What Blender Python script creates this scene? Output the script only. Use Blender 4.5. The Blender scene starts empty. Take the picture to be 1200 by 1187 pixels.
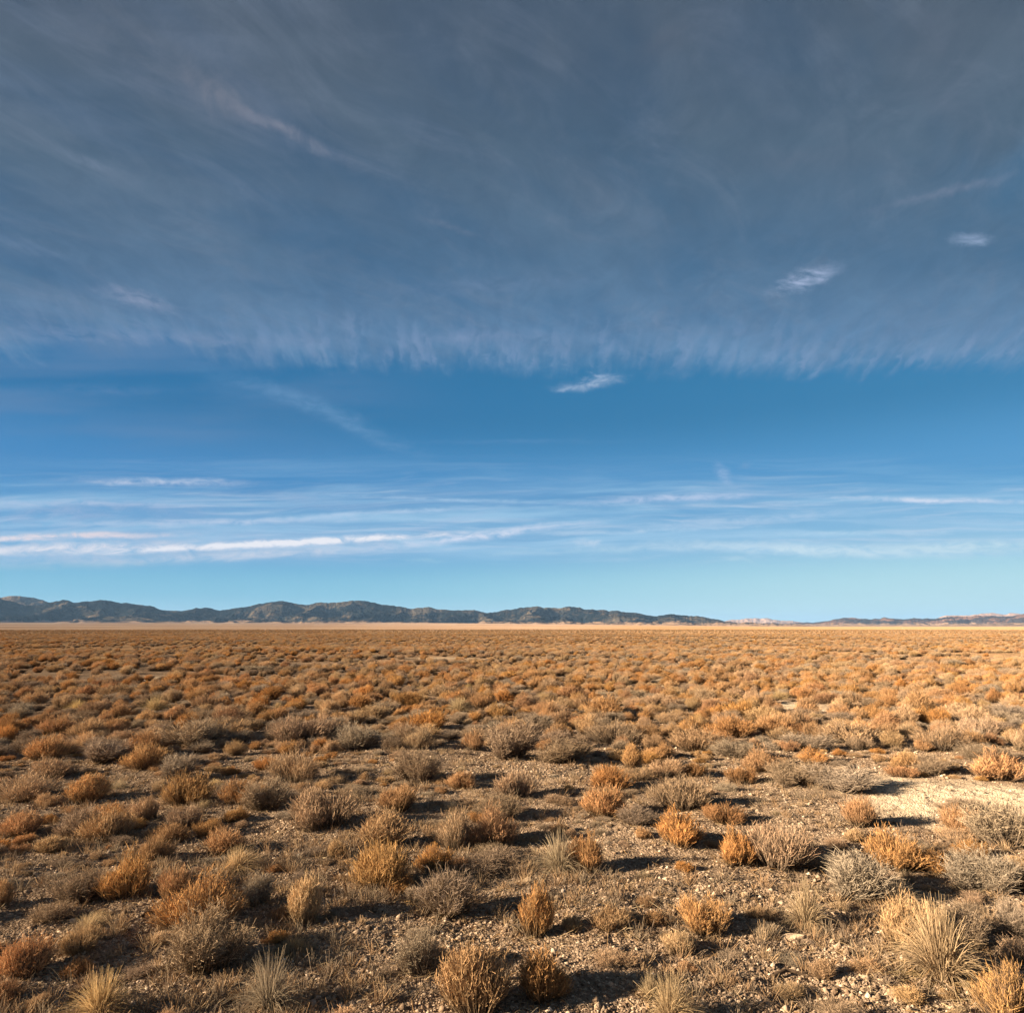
import bpy, math, random
import numpy as np
from mathutils import Vector

rng = np.random.default_rng(11)
random.seed(5)
scene = bpy.context.scene
COL = scene.collection

# ------------------------------------------------------------------ camera
F = 850.0                       # focal length in pixels of a 1200 px wide picture
CX, CY, HOR = 600.0, 593.5, 734.5
PITCH = math.atan((HOR - CY) / F)
CAM_H = 1.7
cam_d = bpy.data.cameras.new('camera')
cam_d.sensor_width = 36.0
cam_d.lens = 36.0 * F / 1200.0
cam_d.clip_start = 0.05
cam_d.clip_end = 120000
cam = bpy.data.objects.new('camera', cam_d)
COL.objects.link(cam)
cam.location = (0, 0, CAM_H)
cam.rotation_euler = (math.pi / 2 + PITCH, 0, 0)
scene.camera = cam

def ray(px, py):
    """direction (world, un-normalised, y = forward) seen at a point of the photograph"""
    X = (px - CX) / F; Y = (CY - py) / F
    c, s = math.cos(PITCH), math.sin(PITCH)
    return X, c - Y * s, s + Y * c

def gno(px, py):
    x, y, z = ray(px, py)
    return x / y, z / y

def azel(px, py):
    x, y, z = ray(px, py)
    return math.atan2(x, y), math.atan2(z, math.hypot(x, y))

def project(x, y, z):
    c, s = math.cos(PITCH), math.sin(PITCH)
    dz = z - CAM_H
    fwd = y * c + dz * s
    up = -y * s + dz * c
    return CX + F * x / fwd, CY - F * up / fwd, fwd

# ------------------------------------------------------------------ numpy noise
def _hash(ix, iy, seed):
    h = (ix.astype(np.int64) * 374761393 + iy.astype(np.int64) * 668265263 + seed * 2147483629) & 0xFFFFFFFF
    h = ((h ^ (h >> 13)) * 1274126177) & 0xFFFFFFFF
    return ((h ^ (h >> 16)) & 0xFFFFFF) / float(0xFFFFFF)

def vnoise(x, y, seed=0):
    ix = np.floor(x); iy = np.floor(y)
    fx = x - ix; fy = y - iy
    fx = fx * fx * (3 - 2 * fx); fy = fy * fy * (3 - 2 * fy)
    a = _hash(ix, iy, seed); b = _hash(ix + 1, iy, seed)
    c = _hash(ix, iy + 1, seed); d = _hash(ix + 1, iy + 1, seed)
    return (a * (1 - fx) + b * fx) * (1 - fy) + (c * (1 - fx) + d * fx) * fy * 1.0

def fbm(x, y, octs=4, seed=0, gain=0.5):
    t = np.zeros_like(x, dtype=float); amp = 1.0; tot = 0
    for o in range(octs):
        t += amp * (vnoise(x * 2 ** o + 17.3 * o, y * 2 ** o - 9.1 * o, seed + o) - 0.5)
        tot += amp; amp *= gain
    return t / tot                     # about -0.5 .. 0.5

def smooth(e0, e1, x):
    t = np.clip((x - e0) / (e1 - e0), 0, 1)
    return t * t * (3 - 2 * t)

# ------------------------------------------------------------------ terrain
PALE = []                              # pale bare patches: x, y, rx, ry
def flat_at(px, py):
    x, y, z = ray(px, py)
    t = CAM_H / -z
    return x * t, y * t

for (px, py, rx, ry) in [(1108, 944, 1.05, 1.25), (1185, 946, .9, 1.1), (1010, 768, 2.6, 2.2), (930, 830, .8, 1.2), (875, 813, .5, .8), (1100, 762, 3, 2),
                         (170, 796, 1.2, 1.6), (520, 771, 2.2, 2.0), (300, 765, 2, 2), (760, 805, 1.0, 1.2)]:
    gx, gy = flat_at(px, py)
    PALE.append((gx, gy, rx, ry))
MOUNDS = []                            # x, y, radius, height under the nearest plants

def ground_h(x, y, fine=True):
    x = np.asarray(x, float); y = np.asarray(y, float)
    r = np.hypot(x, y)
    near = 1 - smooth(60, 400, r)
    h = near * (0.16 * fbm(x / 7.0, y / 7.0, 3, 3) + 0.09 * fbm(x / 1.3, y / 1.3, 3, 9))
    h = h * smooth(0.5, 3.0, r)
    for (mx, my, rx, ry) in PALE[:2]:
        d2 = ((x - mx) / rx) ** 2 + ((y - my) / ry) ** 2
        h = h + 0.05 * np.exp(-d2)
    if fine:
        k = 1 - smooth(14, 30, r)
        h = h + k * (0.034 * fbm(x / 0.16, y / 0.16, 3, 21, 0.6) + 0.012 * fbm(x / 0.03, y / 0.03, 2, 31))
    # the basin floor climbs gently to the foot of the hills, more on the left than on the right
    az = np.arctan2(x, np.maximum(y, 1e-6))
    rise = 0.0058 - 0.0050 * smooth(-0.15, 0.42, az)
    f = np.clip((r - 1400) / 7000, 0, 1)
    h = h + np.where(y > 0, f ** 1.3 * 7600 * rise, 0) + np.where(y > 0, smooth(1500, 5000, r) * 5 * fbm(x / 900, y / 900, 3, 5), 0)
    return h

def ground_at(px, py):
    x, y, z = ray(px, py)
    t = CAM_H / -z
    for _ in range(12):
        h = float(ground_h(np.array([x * t]), np.array([y * t]), False)[0])
        t = 0.5 * t + 0.5 * (CAM_H - h) / -z
    return x * t, y * t, h

# ------------------------------------------------------------------ mesh helpers
def mesh_np(name, verts, quads=None, tris=None, cols=None, smooth_faces=False):
    me = bpy.data.meshes.new(name)
    verts = np.asarray(verts, np.float32)
    me.vertices.add(len(verts)); me.vertices.foreach_set('co', verts.ravel())
    loops = []; starts = []; n = 0
    if quads is not None and len(quads):
        q = np.asarray(quads, np.int32); loops.append(q.ravel()); starts.append(np.arange(len(q)) * 4); n = q.size
    if tris is not None and len(tris):
        t = np.asarray(tris, np.int32); loops.append(t.ravel()); starts.append(n + np.arange(len(t)) * 3)
    loops = np.concatenate(loops); starts = np.concatenate(starts).astype(np.int32)
    me.loops.add(len(loops)); me.loops.foreach_set('vertex_index', loops.astype(np.int32))
    me.polygons.add(len(starts)); me.polygons.foreach_set('loop_start', starts)
    if smooth_faces:
        me.polygons.foreach_set('use_smooth', np.ones(len(starts), bool))
    me.update(calc_edges=True)
    if cols is not None:
        a = me.color_attributes.new('tone', 'FLOAT_COLOR', 'POINT')
        c = np.ones((len(verts), 4), np.float32); c[:, :3] = cols
        a.data.foreach_set('color', c.ravel())
    return me

def link(name, me, mat=None, parent=None):
    o = bpy.data.objects.new(name, me)
    if mat is not None and len(me.materials) == 0:
        me.materials.append(mat)
    COL.objects.link(o)
    if parent is not None: o.parent = parent
    return o

def tag(o, label=None, cat=None, group=None, kind=None):
    if label: o['label'] = label
    if cat: o['category'] = cat
    if group: o['group'] = group
    if kind: o['kind'] = kind
    return o

# ------------------------------------------------------------------ node helpers
class NT:
    def __init__(s, tree): s.t = tree; s.n = tree.nodes; s.l = tree.links
    def new(s, typ, **kw):
        n = s.n.new(typ)
        for k, v in kw.items(): setattr(n, k, v)
        return n
    def put(s, sock, v):
        if isinstance(v, bpy.types.NodeSocket): s.l.new(v, sock)
        elif v is not None:
            if isinstance(v, tuple) and len(v) == 3 and sock.type == 'RGBA': v = (*v, 1)
            sock.default_value = v
    def m(s, op, a, b=None, c=None, clamp=False):
        n = s.new('ShaderNodeMath', operation=op, use_clamp=clamp)
        s.put(n.inputs[0], a)
        if b is not None: s.put(n.inputs[1], b)
        if c is not None: s.put(n.inputs[2], c)
        return n.outputs[0]
    def ss(s, x, e0, e1, lo=0.0, hi=1.0, interp='SMOOTHSTEP'):
        n = s.new('ShaderNodeMapRange', interpolation_type=interp)
        s.put(n.inputs[0], x); s.put(n.inputs[1], e0); s.put(n.inputs[2], e1); s.put(n.inputs[3], lo); s.put(n.inputs[4], hi)
        return n.outputs[0]
    def mix(s, f, a, b, blend='MIX'):
        n = s.new('ShaderNodeMix', data_type='RGBA', blend_type=blend)
        s.put(n.inputs[0], f); s.put(n.inputs[6], a); s.put(n.inputs[7], b)
        return n.outputs[2]
    def noise(s, vec, scale, detail=4, rough=0.5, dist=0.0, dim='3D'):
        n = s.new('ShaderNodeTexNoise', noise_dimensions=dim)
        s.put(n.inputs['Vector'], vec); n.inputs['Scale'].default_value = scale
        n.inputs['Detail'].default_value = detail; n.inputs['Roughness'].default_value = rough
        n.inputs['Distortion'].default_value = dist
        return n.outputs[0]
    def vec(s, x, y, z=0.0):
        n = s.new('ShaderNodeCombineXYZ')
        s.put(n.inputs[0], x); s.put(n.inputs[1], y); s.put(n.inputs[2], z)
        return n.outputs[0]

def material(name):
    m = bpy.data.materials.new(name); m.use_nodes = True
    nt = NT(m.node_tree); nt.n.clear()
    out = nt.new('ShaderNodeOutputMaterial')
    return m, nt, out

def s2l(c):
    return tuple(((v / 255.0) / 12.92 if v <= 10 else ((v / 255.0 + 0.055) / 1.055) ** 2.4) for v in c)

# ------------------------------------------------------------------ light
SUN_EL = math.radians(15.5)
SH_AZ = math.radians(17.0)             # the shadows run to the right and a little away
light_dir = Vector((math.cos(SH_AZ) * math.cos(SUN_EL), math.sin(SH_AZ) * math.cos(SUN_EL), -math.sin(SUN_EL)))
sd = bpy.data.lights.new('sun', 'SUN'); sd.energy = 5.0; sd.angle = math.radians(0.5); sd.color = (1.0, 0.80, 0.56)
sun = bpy.data.objects.new('sun', sd); COL.objects.link(sun)
sun.rotation_euler = light_dir.to_track_quat('-Z', 'Y').to_euler()
sun.location = (-40, -12, 20)

# ------------------------------------------------------------------ sky
world = bpy.data.worlds.new('World'); scene.world = world; world.use_nodes = True
w = NT(world.node_tree); w.n.clear()
wout = w.new('ShaderNodeOutputWorld'); bg = w.new('ShaderNodeBackground')
w.l.new(bg.outputs[0], wout.inputs[0])
SKY_S = 0.1
EXPO = 1.95
bg.inputs[1].default_value = SKY_S
sky = w.new('ShaderNodeTexSky', sky_type='NISHITA')
sky.sun_disc = False; sky.sun_elevation = SUN_EL
sky.sun_rotation = math.atan2(-light_dir.x, -light_dir.y)
sky.air_density = 1.0; sky.dust_density = 0.3; sky.ozone_density = 2.5; sky.altitude = 1600
tc = w.new('ShaderNodeTexCoord'); D = tc.outputs['Generated']
sp = w.new('ShaderNodeSeparateXYZ'); w.l.new(D, sp.inputs[0]); dx, dy, dz = sp.outputs
az = w.m('ARCTAN2', dx, dy)
el = w.m('ARCSINE', dz)
zc = w.m('MAXIMUM', dz, 0.02)
ppx = w.m('DIVIDE', dx, zc); ppy = w.m('DIVIDE', dy, zc)     # where the ray meets a flat cloud sheet
P = w.vec(ppx, ppy)
yc = w.m('MAXIMUM', dy, 0.03)
az0, el0 = az, el
az = w.m('DIVIDE', dx, yc); el = w.m('DIVIDE', dz, yc)
E = w.vec(az, el)
def K(c, k=1.0):                       # a colour as it should look, brought to the sky's strength
    return tuple(v / SKY_S / 2 ** EXPO * k for v in s2l(c))
# how clear air is tinted: strong blue below the sheet, cyan towards the horizon, paler right
grad = w.new('ShaderNodeValToRGB')
w.put(grad.inputs[0], w.ss(el0, 0.0, 1.0, 0, 1, 'LINEAR'))
cr = grad.color_ramp; cr.interpolation = 'EASE'
stops = [(0.0, (166, 212, 226)), (0.045, (128, 198, 224)), (0.11, (88, 164, 214)), (0.19, (58, 140, 198)), (0.29, (24, 116, 168)), (0.42, (28, 110, 158)), (0.75, (38, 84, 124))]
while len(cr.elements) < len(stops): cr.elements.new(0.5)
for e, (p, c) in zip(cr.elements, stops):
    e.position = p; e.color = (*[v for v in s2l(c)], 1)
tint = grad.outputs[0]
tintK = w.mix(1.0, tint, (1 / SKY_S / 2 ** EXPO,) * 3, 'MULTIPLY')
skyc = w.mix(0.85, w.mix(1.0, sky.outputs[0], (0.30, 0.30, 0.30), 'MULTIPLY'), tintK)
side = w.ss(az0, -0.65, 0.65)
skyc = w.mix(1.0, skyc, w.mix(side, (0.80, 0.88, 0.94), (1.12, 1.07, 1.02)), 'MULTIPLY')
skyc = w.mix(w.m('MULTIPLY', w.ss(el0, 0.16, 0.0), w.ss(az0, -0.3, 0.6)), skyc, K((188, 224, 230)))

# low cirrus bands
warp = w.noise(w.vec(w.m('MULTIPLY', az, 2.2), w.m('MULTIPLY', el, 9.0)), 1.5, 3)
elw = w.m('ADD', el, w.m('MULTIPLY', w.m('SUBTRACT', warp, 0.5), 0.035))
b1 = w.noise(w.vec(w.m('MULTIPLY', az, 2.6), w.m('MULTIPLY', elw, 42.0), 3.1), 1.0, 7, 0.62, 0.6)
b2 = w.noise(w.vec(w.m('MULTIPLY', az, 5.0), w.m('MULTIPLY', w.m('ADD', elw, w.m('MULTIPLY', az, -0.03)), 110.0), 7.7), 1.0, 6, 0.65, 0.4)
veil = w.ss(w.noise(w.vec(w.m('MULTIPLY', az, 1.5), w.m('MULTIPLY', elw, 14.0), 9.4), 1.0, 5, 0.55), 0.34, 0.68)
win = w.m('MULTIPLY', w.ss(el, 0.075, 0.115), w.ss(el, 0.255, 0.13))
lft = w.ss(az, 0.3, -0.55, 0.35, 1.0)
low = w.m('MULTIPLY', w.m('MULTIPLY', w.ss(b1, 0.40, 0.72), win), 0.85)
low2 = w.m('MULTIPLY', w.m('MULTIPLY', w.ss(b2, 0.48, 0.78), win), 0.60)
c0 = w.mix(w.m('MULTIPLY', w.m('MULTIPLY', veil, win), w.m('MULTIPLY', lft, 0.80)), skyc, K((148, 184, 218)))
c0 = w.mix(low, c0, K((158, 200, 230)))
c0 = w.mix(low2, c0, K((206, 218, 234)))
# thin veil at the left under the sheet
lv = w.m('MULTIPLY', w.m('MULTIPLY', w.ss(el, 0.20, 0.30), w.ss(az, 0.0, -0.5)), w.ss(w.noise(w.vec(w.m('MULTIPLY', az, 2), w.m('MULTIPLY', el, 16)), 1.3, 5), 0.35, 0.7))
c0 = w.mix(w.m('MULTIPLY', lv, 0.42), c0, K((110, 138, 176)))

fine = w.noise(w.vec(w.m('MULTIPLY', az, 24), w.m('MULTIPLY', el, 70)), 1.0, 7, 0.68, 0.8)
fine2 = w.noise(w.vec(w.m('MULTIPLY', ppx, 9), w.m('MULTIPLY', ppy, 5)), 1.0, 7, 0.68, 1.2)
wob = w.noise(E, 9.0, 5, 0.6)
wob2 = w.noise(w.vec(az, el, 5.0), 9.0, 5, 0.6)
wob3 = w.noise(w.vec(az, el, 8.0), 42.0, 5, 0.65)
wob4 = w.noise(w.vec(az, el, 11.0), 42.0, 5, 0.65)
az_w = w.m('ADD', az, w.m('MULTIPLY', w.m('SUBTRACT', wob3, 0.5), 0.022))
el_w = w.m('ADD', el, w.m('MULTIPLY', w.m('SUBTRACT', wob4, 0.5), 0.016))
Ew = w.vec(w.m('ADD', az_w, w.m('MULTIPLY', w.m('SUBTRACT', wob, 0.5), 0.045)), w.m('ADD', el_w, w.m('MULTIPLY', w.m('SUBTRACT', wob2, 0.5), 0.030)))
El = w.vec(w.m('ADD', az, w.m('MULTIPLY', w.m('SUBTRACT', wob, 0.5), 0.06)), w.m('ADD', w.m('ADD', el, w.m('MULTIPLY', w.m('SUBTRACT', wob4, 0.5), 0.0045)), w.m('MULTIPLY', w.m('SUBTRACT', wob2, 0.5), 0.012)))
EwR = Ew
def streak(c, px, py, hl, hw, ang, k, col, tex=fine, t0=0.25, t1=0.75, inner=-0.25, co=None):
    """one wisp: centre, half length and half width in px of the photo, lean in degrees (up to the right +)"""
    a, e = gno(px, py)
    a2, e2 = gno(px + 40, py); s = math.hypot(a2 - a, e2 - e) / 40
    mp = w.new('ShaderNodeMapping', vector_type='TEXTURE')
    w.put(mp.inputs[0], co or Ew)
    mp.inputs[1].default_value = (a, e, 0); mp.inputs[2].default_value = (0, 0, math.radians(ang)); mp.inputs[3].default_value = (hl * s, hw * s, 1)
    ln = w.new('ShaderNodeVectorMath', operation='LENGTH'); w.l.new(mp.outputs[0], ln.inputs[0])
    f = w.ss(ln.outputs['Value'], 1.35, inner)
    f = w.m('MULTIPLY', f, w.ss(tex, t0, t1))
    return w.mix(w.m('MULTIPLY', f, k), c, K(col))
W1 = (206, 212, 228)
for a in [
    (120, 640, 420, 24, 1.0, .8, (172, 192, 220)), (60, 643, 360, 8, 1.0, 1.6, (222, 224, 234)), (330, 636, 240, 5, 3, 2.6, (238, 238, 244)), (560, 628, 150, 6, 7, 2.0, (206, 218, 238)), (60, 629, 150, 4, 1, 2.0, (232, 226, 232)), (420, 603, 190, 4, 4, 1.3, (176, 204, 232)), (520, 585, 170, 3, -2, 1.1, (160, 194, 226)), (250, 612, 230, 4, 1, 1.2, (190, 208, 232)), (90, 590, 160, 4, -1, 1.2, (176, 200, 228)), (760, 622, 150, 3, 2, 1.3, (180, 210, 234)), (1010, 625, 170, 4, 1, 1.2, (180, 212, 234)), (300, 650, 200, 6, 3, 1.4, (206, 214, 230)), (150, 655, 230, 9, 2, 1.0, (180, 198, 220)),
    (90, 628, 110, 5, 1, 1.0, (220, 205, 212)), (70, 600, 220, 22, 0, .7, (165, 182, 214)), (190, 565, 120, 6, -1, 1.7, (176, 194, 222)),
    (330, 585, 160, 10, -6, .6, (150, 176, 212)), (80, 664, 130, 5, 2, .8, (140, 186, 208)), (785, 584, 130, 6, 3, 1.6, (176, 198, 228)),
    (1090, 586, 130, 4, -1, 1.9, (204, 218, 238)), (870, 610, 150, 8, 4, 1.5, (170, 200, 228)), (690, 645, 190, 6, 1, 1.0, (160, 200, 224)),
    (950, 644, 200, 9, -2, 2.0, (196, 222, 236)), (1120, 642, 160, 11, 2, 1.8, (192, 220, 234)), (820, 640, 180, 5, 1, 1.2, (180, 210, 232)), (1100, 612, 160, 9, 0, .7, (160, 196, 226)),
    (690, 636, 16, 6, 5, 1.3, (200, 218, 236)), (870, 657, 22, 3, -10, 1.0, (180, 214, 228)), (500, 655, 30, 3, -2, .9, (150, 196, 220)),
    (395, 490, 125, 13, -24, 1.0, (104, 150, 192)), (300, 455, 90, 16, -18, .6, (92, 140, 184)), (110, 458, 130, 10, 0, .5, (100, 140, 184)), (845, 555, 9, 13, 20, 1.3, (160, 186, 222)),
    (873, 545, 12, 5, 20, .8, (130, 165, 205)), (620, 518, 160, 4, 0, .5, (96, 146, 192)), (530, 610, 60, 6, 14, .8, (160, 188, 222)),
]:
    c0 = streak(c0, *a, co=El if a[3] < 12 and a[2] > 80 else None)

# the high sheet: everything nearer overhead than a straight edge across the view, fringed with fall streaks
fq = w.m('ADD', w.m('MULTIPLY', az, 1.35), w.m('MULTIPLY', ppx, 0.5))
nb = w.noise(w.vec(ppx, 0.0), 1.3, 3)
nf = w.noise(w.vec(w.m('MULTIPLY', fq, 17.0), w.m('MULTIPLY', ppy, 1.6)), 1.0, 5, 0.6, 0.5)
nf2 = w.noise(w.vec(w.m('MULTIPLY', fq, 5.0), w.m('MULTIPLY', ppy, 1.2), 4.0), 1.0, 3, 0.6)
yy = w.m('ADD', ppy, w.m('MULTIPLY', w.m('SUBTRACT', nb, 0.5), -0.42))
yy = w.m('ADD', yy, w.m('MULTIPLY', w.m('SUBTRACT', nf, 0.5), -0.34))
yy = w.m('ADD', yy, w.m('MULTIPLY', w.m('SUBTRACT', nf2, 0.5), -0.42))
yy = w.m('ADD', yy, w.m('MULTIPLY', w.m('SUBTRACT', fine2, 0.5), -0.20))
yy = w.m('ADD', yy, w.ss(az, -0.15, -0.65, 0.0, 0.20))
sheet = w.ss(yy, 2.85, 2.46)
du = w.m('ADD', w.m('MULTIPLY', ppx, 0.64), w.m('MULTIPLY', ppy, 0.77))
dv_ = w.m('SUBTRACT', w.m('MULTIPLY', ppx, 0.77), w.m('MULTIPLY', ppy, 0.64))
big = w.noise(w.vec(w.m('MULTIPLY', du, 0.9), w.m('MULTIPLY', dv_, 2.2)), 1.1, 6, 0.58, 0.5)
med = w.noise(w.vec(w.m('MULTIPLY', du, 2.4), w.m('MULTIPLY', dv_, 4.6), 2.0), 1.0, 10, 0.70, 1.3)
ramp = w.new('ShaderNodeValToRGB'); w.put(ramp.inputs[0], w.ss(ppy, 0.9, 2.8, 0, 1, 'LINEAR'))
cr = ramp.color_ramp
st = [(0.0, (84, 93, 104)), (0.25, (80, 98, 116)), (0.50, (82, 109, 137)), (0.78, (94, 128, 164)), (1.0, (104, 142, 180))]
while len(cr.elements) < len(st): cr.elements.new(0.5)
for e_, (p, c) in zip(cr.elements, st):
    e_.position = p; e_.color = (*s2l(c), 1)
shc = w.mix(1.0, ramp.outputs[0], (1 / SKY_S / 2 ** EXPO,) * 3, 'MULTIPLY')
shc = w.mix(1.0, shc, w.mix(w.ss(big, 0.30, 0.68), (0.86, 0.88, 0.91), (1.11, 1.09, 1.07)), 'MULTIPLY')
shc = w.mix(w.m('MULTIPLY', w.ss(med, 0.42, 0.80), w.ss(ppy, 2.1, 2.6, 0.36, 0.15)), shc, K((128, 138, 156)))
op = w.m('MULTIPLY', sheet, w.ss(big, 0.22, 0.6, 0.66, 0.93))
op = w.m('MULTIPLY', op, w.m('ADD', 0.92, w.m('MULTIPLY', w.m('SUBTRACT', nf, 0.5), w.ss(ppy, 1.9, 2.5, 0.0, 0.75)), clamp=True))
# the gap of clear sky at the upper right edge
gapn = w.m('ADD', ppx, w.m('MULTIPLY', w.m('SUBTRACT', w.noise(P, 5.0, 5, 0.6), 0.5), 0.25))
gap = w.m('MULTIPLY', w.ss(gapn, 1.02, 1.16), w.ss(ppy, 1.75, 1.45))
op = w.m('MULTIPLY', op, w.m('SUBTRACT', 1.0, w.m('MULTIPLY', gap, 0.3)))
shc = w.mix(1.0, shc, w.mix(w.ss(fine2, 0.25, 0.75), (0.90, 0.91, 0.92), (1.11, 1.10, 1.09)), 'MULTIPLY')
c1 = w.mix(op, c0, shc)
for a in [
    (330, 150, 105, 9, -27, .85, (142, 144, 160)), (210, 80, 230, 60, -30, .5, (110, 116, 132)), (250, 110, 50, 26, -40, .8, (120, 124, 138)),
    (110, 190, 48, 6, -20, .6, (118, 134, 158)), (530, 268, 44, 5, -20, .6, (118, 130, 152)), (160, 352, 55, 10, -17, .95, (146, 158, 186)),
    (30, 288, 75, 10, -14, .6, (112, 134, 164)), (560, 335, 150, 12, 3, .5, (108, 132, 166)), (230, 397, 190, 10, -2, .7, (130, 150, 184)),
    (60, 392, 150, 14, 2, .6, (118, 144, 180)), (560, 395, 120, 9, 0, .6, (124, 146, 180)),
    (1110, 225, 120, 7, 17, .7, (122, 134, 158)), (1100, 60, 60, 60, 0, .35, (106, 110, 128)), (1110, 120, 60, 26, -40, .35, (104, 114, 134)),
    (780, 50, 60, 22, 30, .25, (104, 104, 114)), (930, 190, 130, 20, 5, .3, (98, 106, 124)), (640, 60, 150, 40, -20, .18, (92, 98, 108)),
]:
    c1 = streak(c1, *a, tex=fine2)
for a in [
    (944, 327, 44, 13, 26, .95, (168, 184, 216)), (1141, 281, 24, 11, 5, .9, (158, 178, 210)), (694, 449, 44, 9, 9, 1.0, (168, 188, 216)),
    (662, 455, 14, 3, 15, 1.0, (150, 176, 208)), (711, 415, 10, 28, -6, .4, (140, 164, 198)), (704, 440, 16, 3, -10, .9, (150, 176, 208)),
]:
    c1 = streak(c1, *a, inner=-0.1, t0=0.32, t1=0.66)
# fall streaks along the sheet's edge: ridges running away from the viewer in the sheet
nr_ = w.noise(w.vec(w.m('ADD', w.m('MULTIPLY', fq, 21.0), w.m('MULTIPLY', w.m('SUBTRACT', fine2, 0.5), 1.8)), w.m('MULTIPLY', ppy, 2.6), 6.0), 1.0, 3, 0.55, 0.3)
wr = w.m('MULTIPLY', w.m('MULTIPLY', w.ss(yy, 2.15, 2.50), w.ss(yy, 2.86, 2.60)), w.ss(az, -0.5, -0.1, 0.35, 1.0))
wr = w.m('MULTIPLY', wr, w.ss(w.noise(w.vec(ppx, ppy, 3.0), 1.6, 3), 0.30, 0.62, 0.25, 1.0))
c1 = w.mix(w.m('MULTIPLY', w.m('MULTIPLY', w.ss(nr_, 0.44, 0.68), wr), 0.38), c1, K((144, 164, 200)))
w.l.new(c1, bg.inputs[0])

# ------------------------------------------------------------------ ground sheet
mg, g, gout = material('gravel_ground')
geo = g.new('ShaderNodeNewGeometry'); pos = geo.outputs['Position']
att = g.new('ShaderNodeAttribute', attribute_name='tone')
sc_ = g.new('ShaderNodeSeparateColor'); g.l.new(att.outputs['Color'], sc_.inputs[0])
pale, shrubby, farz = sc_.outputs[0], sc_.outputs[1], sc_.outputs[2]
nA = g.noise(pos, 0.9, 6, 0.6); nB = g.noise(pos, 9.0, 5, 0.65); nC = g.noise(pos, 60.0, 4, 0.7)
vor = g.new('ShaderNodeTexVoronoi', feature='F1'); g.put(vor.inputs['Vector'], pos); vor.inputs['Scale'].default_value = 55
vor2 = g.new('ShaderNodeTexVoronoi', feature='F1'); g.put(vor2.inputs['Vector'], pos); vor2.inputs['Scale'].default_value = 130
soil = g.mix(g.ss(nB, 0.3, 0.7), (0.145, 0.094, 0.062), (0.27, 0.190, 0.130))
soil = g.mix(g.m('MULTIPLY', g.ss(nA, 0.42, 0.62), 0.6), soil, (0.32, 0.235, 0.165))
sepv = g.new('ShaderNodeSeparateColor'); g.l.new(vor.outputs['Color'], sepv.inputs[0])
soil = g.mix(g.m('MULTIPLY', g.ss(sepv.outputs[0], 0.55, 0.95), 0.6), soil, (0.56, 0.43, 0.31))
soil = g.mix(g.m('MULTIPLY', g.ss(nC, 0.55, 0.75), 0.5), soil, (0.085, 0.054, 0.036))
palec = g.mix(g.ss(nB, 0.3, 0.7), (0.50, 0.40, 0.29), (0.63, 0.52, 0.39))
pk = g.m('MULTIPLY', pale, g.ss(g.noise(pos, 14.0, 4, 0.6), 0.22, 0.40))
base = g.mix(pk, soil, palec)
# far field: scrub cover between the separate plants, then the pale bare basin floor in long streaks
stp = g.new('ShaderNodeMapping'); g.put(stp.inputs[0], pos); stp.inputs[3].default_value = (0.006, 0.012, 0.01)
nS = g.noise(stp.outputs[0], 1.0, 6, 0.6)
cov = g.mix(g.ss(g.noise(pos, 0.35, 5, 0.7), 0.35, 0.65), (0.20, 0.125, 0.07), (0.42, 0.26, 0.14))
base = g.mix(g.m('MULTIPLY', shrubby, 0.85), base, cov)
farc = g.mix(g.ss(nS, 0.40, 0.62), (0.37, 0.25, 0.17), (0.55, 0.40, 0.29))
stq = g.new('ShaderNodeMapping'); g.put(stq.inputs[0], pos); stq.inputs[3].default_value = (0.0011, 0.0022, 0.01)
farc = g.mix(g.ss(g.noise(stq.outputs[0], 1.0, 5, 0.6), 0.42, 0.66), farc, (0.27, 0.165, 0.11))
base = g.mix(farz, base, farc)
bs = g.new('ShaderNodeBsdfDiffuse'); bs.inputs['Roughness'].default_value = 1.0
g.l.new(base, bs.inputs[0])
hgt = g.m('ADD', g.m('MULTIPLY', vor.outputs['Distance'], -0.9), g.m('MULTIPLY', vor2.outputs['Distance'], -0.35))
hgt = g.m('ADD', hgt, g.m('MULTIPLY', nC, 0.5))
bmp = g.new('ShaderNodeBump'); bmp.inputs['Distance'].default_value = 0.022; bmp.inputs['Strength'].default_value = 0.9
g.l.new(hgt, bmp.inputs['Height']); g.l.new(bmp.outputs[0], bs.inputs['Normal'])
g.l.new(bs.outputs[0], gout.inputs[0])

th_f = np.radians(np.linspace(-50, 50, 1001))
th_b = np.radians(np.linspace(50, 310, 91))[1:-1]
th = np.concatenate([th_f, th_b])
rr = [0.3, 0.8, 1.4, 2.0]
while rr[-1] < 24: rr.append(rr[-1] * 1.0042)
while rr[-1] < 60000: rr.append(rr[-1] * 1.03)
rr = np.array(rr)
R_, T_ = np.meshgrid(rr, th, indexing='ij')
gx = R_ * np.sin(T_); gy = R_ * np.cos(T_)
gz = ground_h(gx, gy)
v = np.stack([gx, gy, gz], -1).reshape(-1, 3)
v = np.vstack([v, [[0, 0, 0]]])
nr, nt_ = len(rr), len(th)
i = np.arange(nr - 1)[:, None]; j = np.arange(nt_)[None, :]; j2 = (j + 1) % nt_
quads = np.stack([i * nt_ + j, i * nt_ + j2, (i + 1) * nt_ + j2, (i + 1) * nt_ + j], -1).reshape(-1, 4)[:, ::-1]
jj = np.arange(nt_)
tris = np.stack([jj, (jj + 1) % nt_, np.full(nt_, nr * nt_)], -1)
fx, fy, fr = v[:, 0], v[:, 1], np.hypot(v[:, 0], v[:, 1])
pv = np.zeros(len(v))
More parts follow.
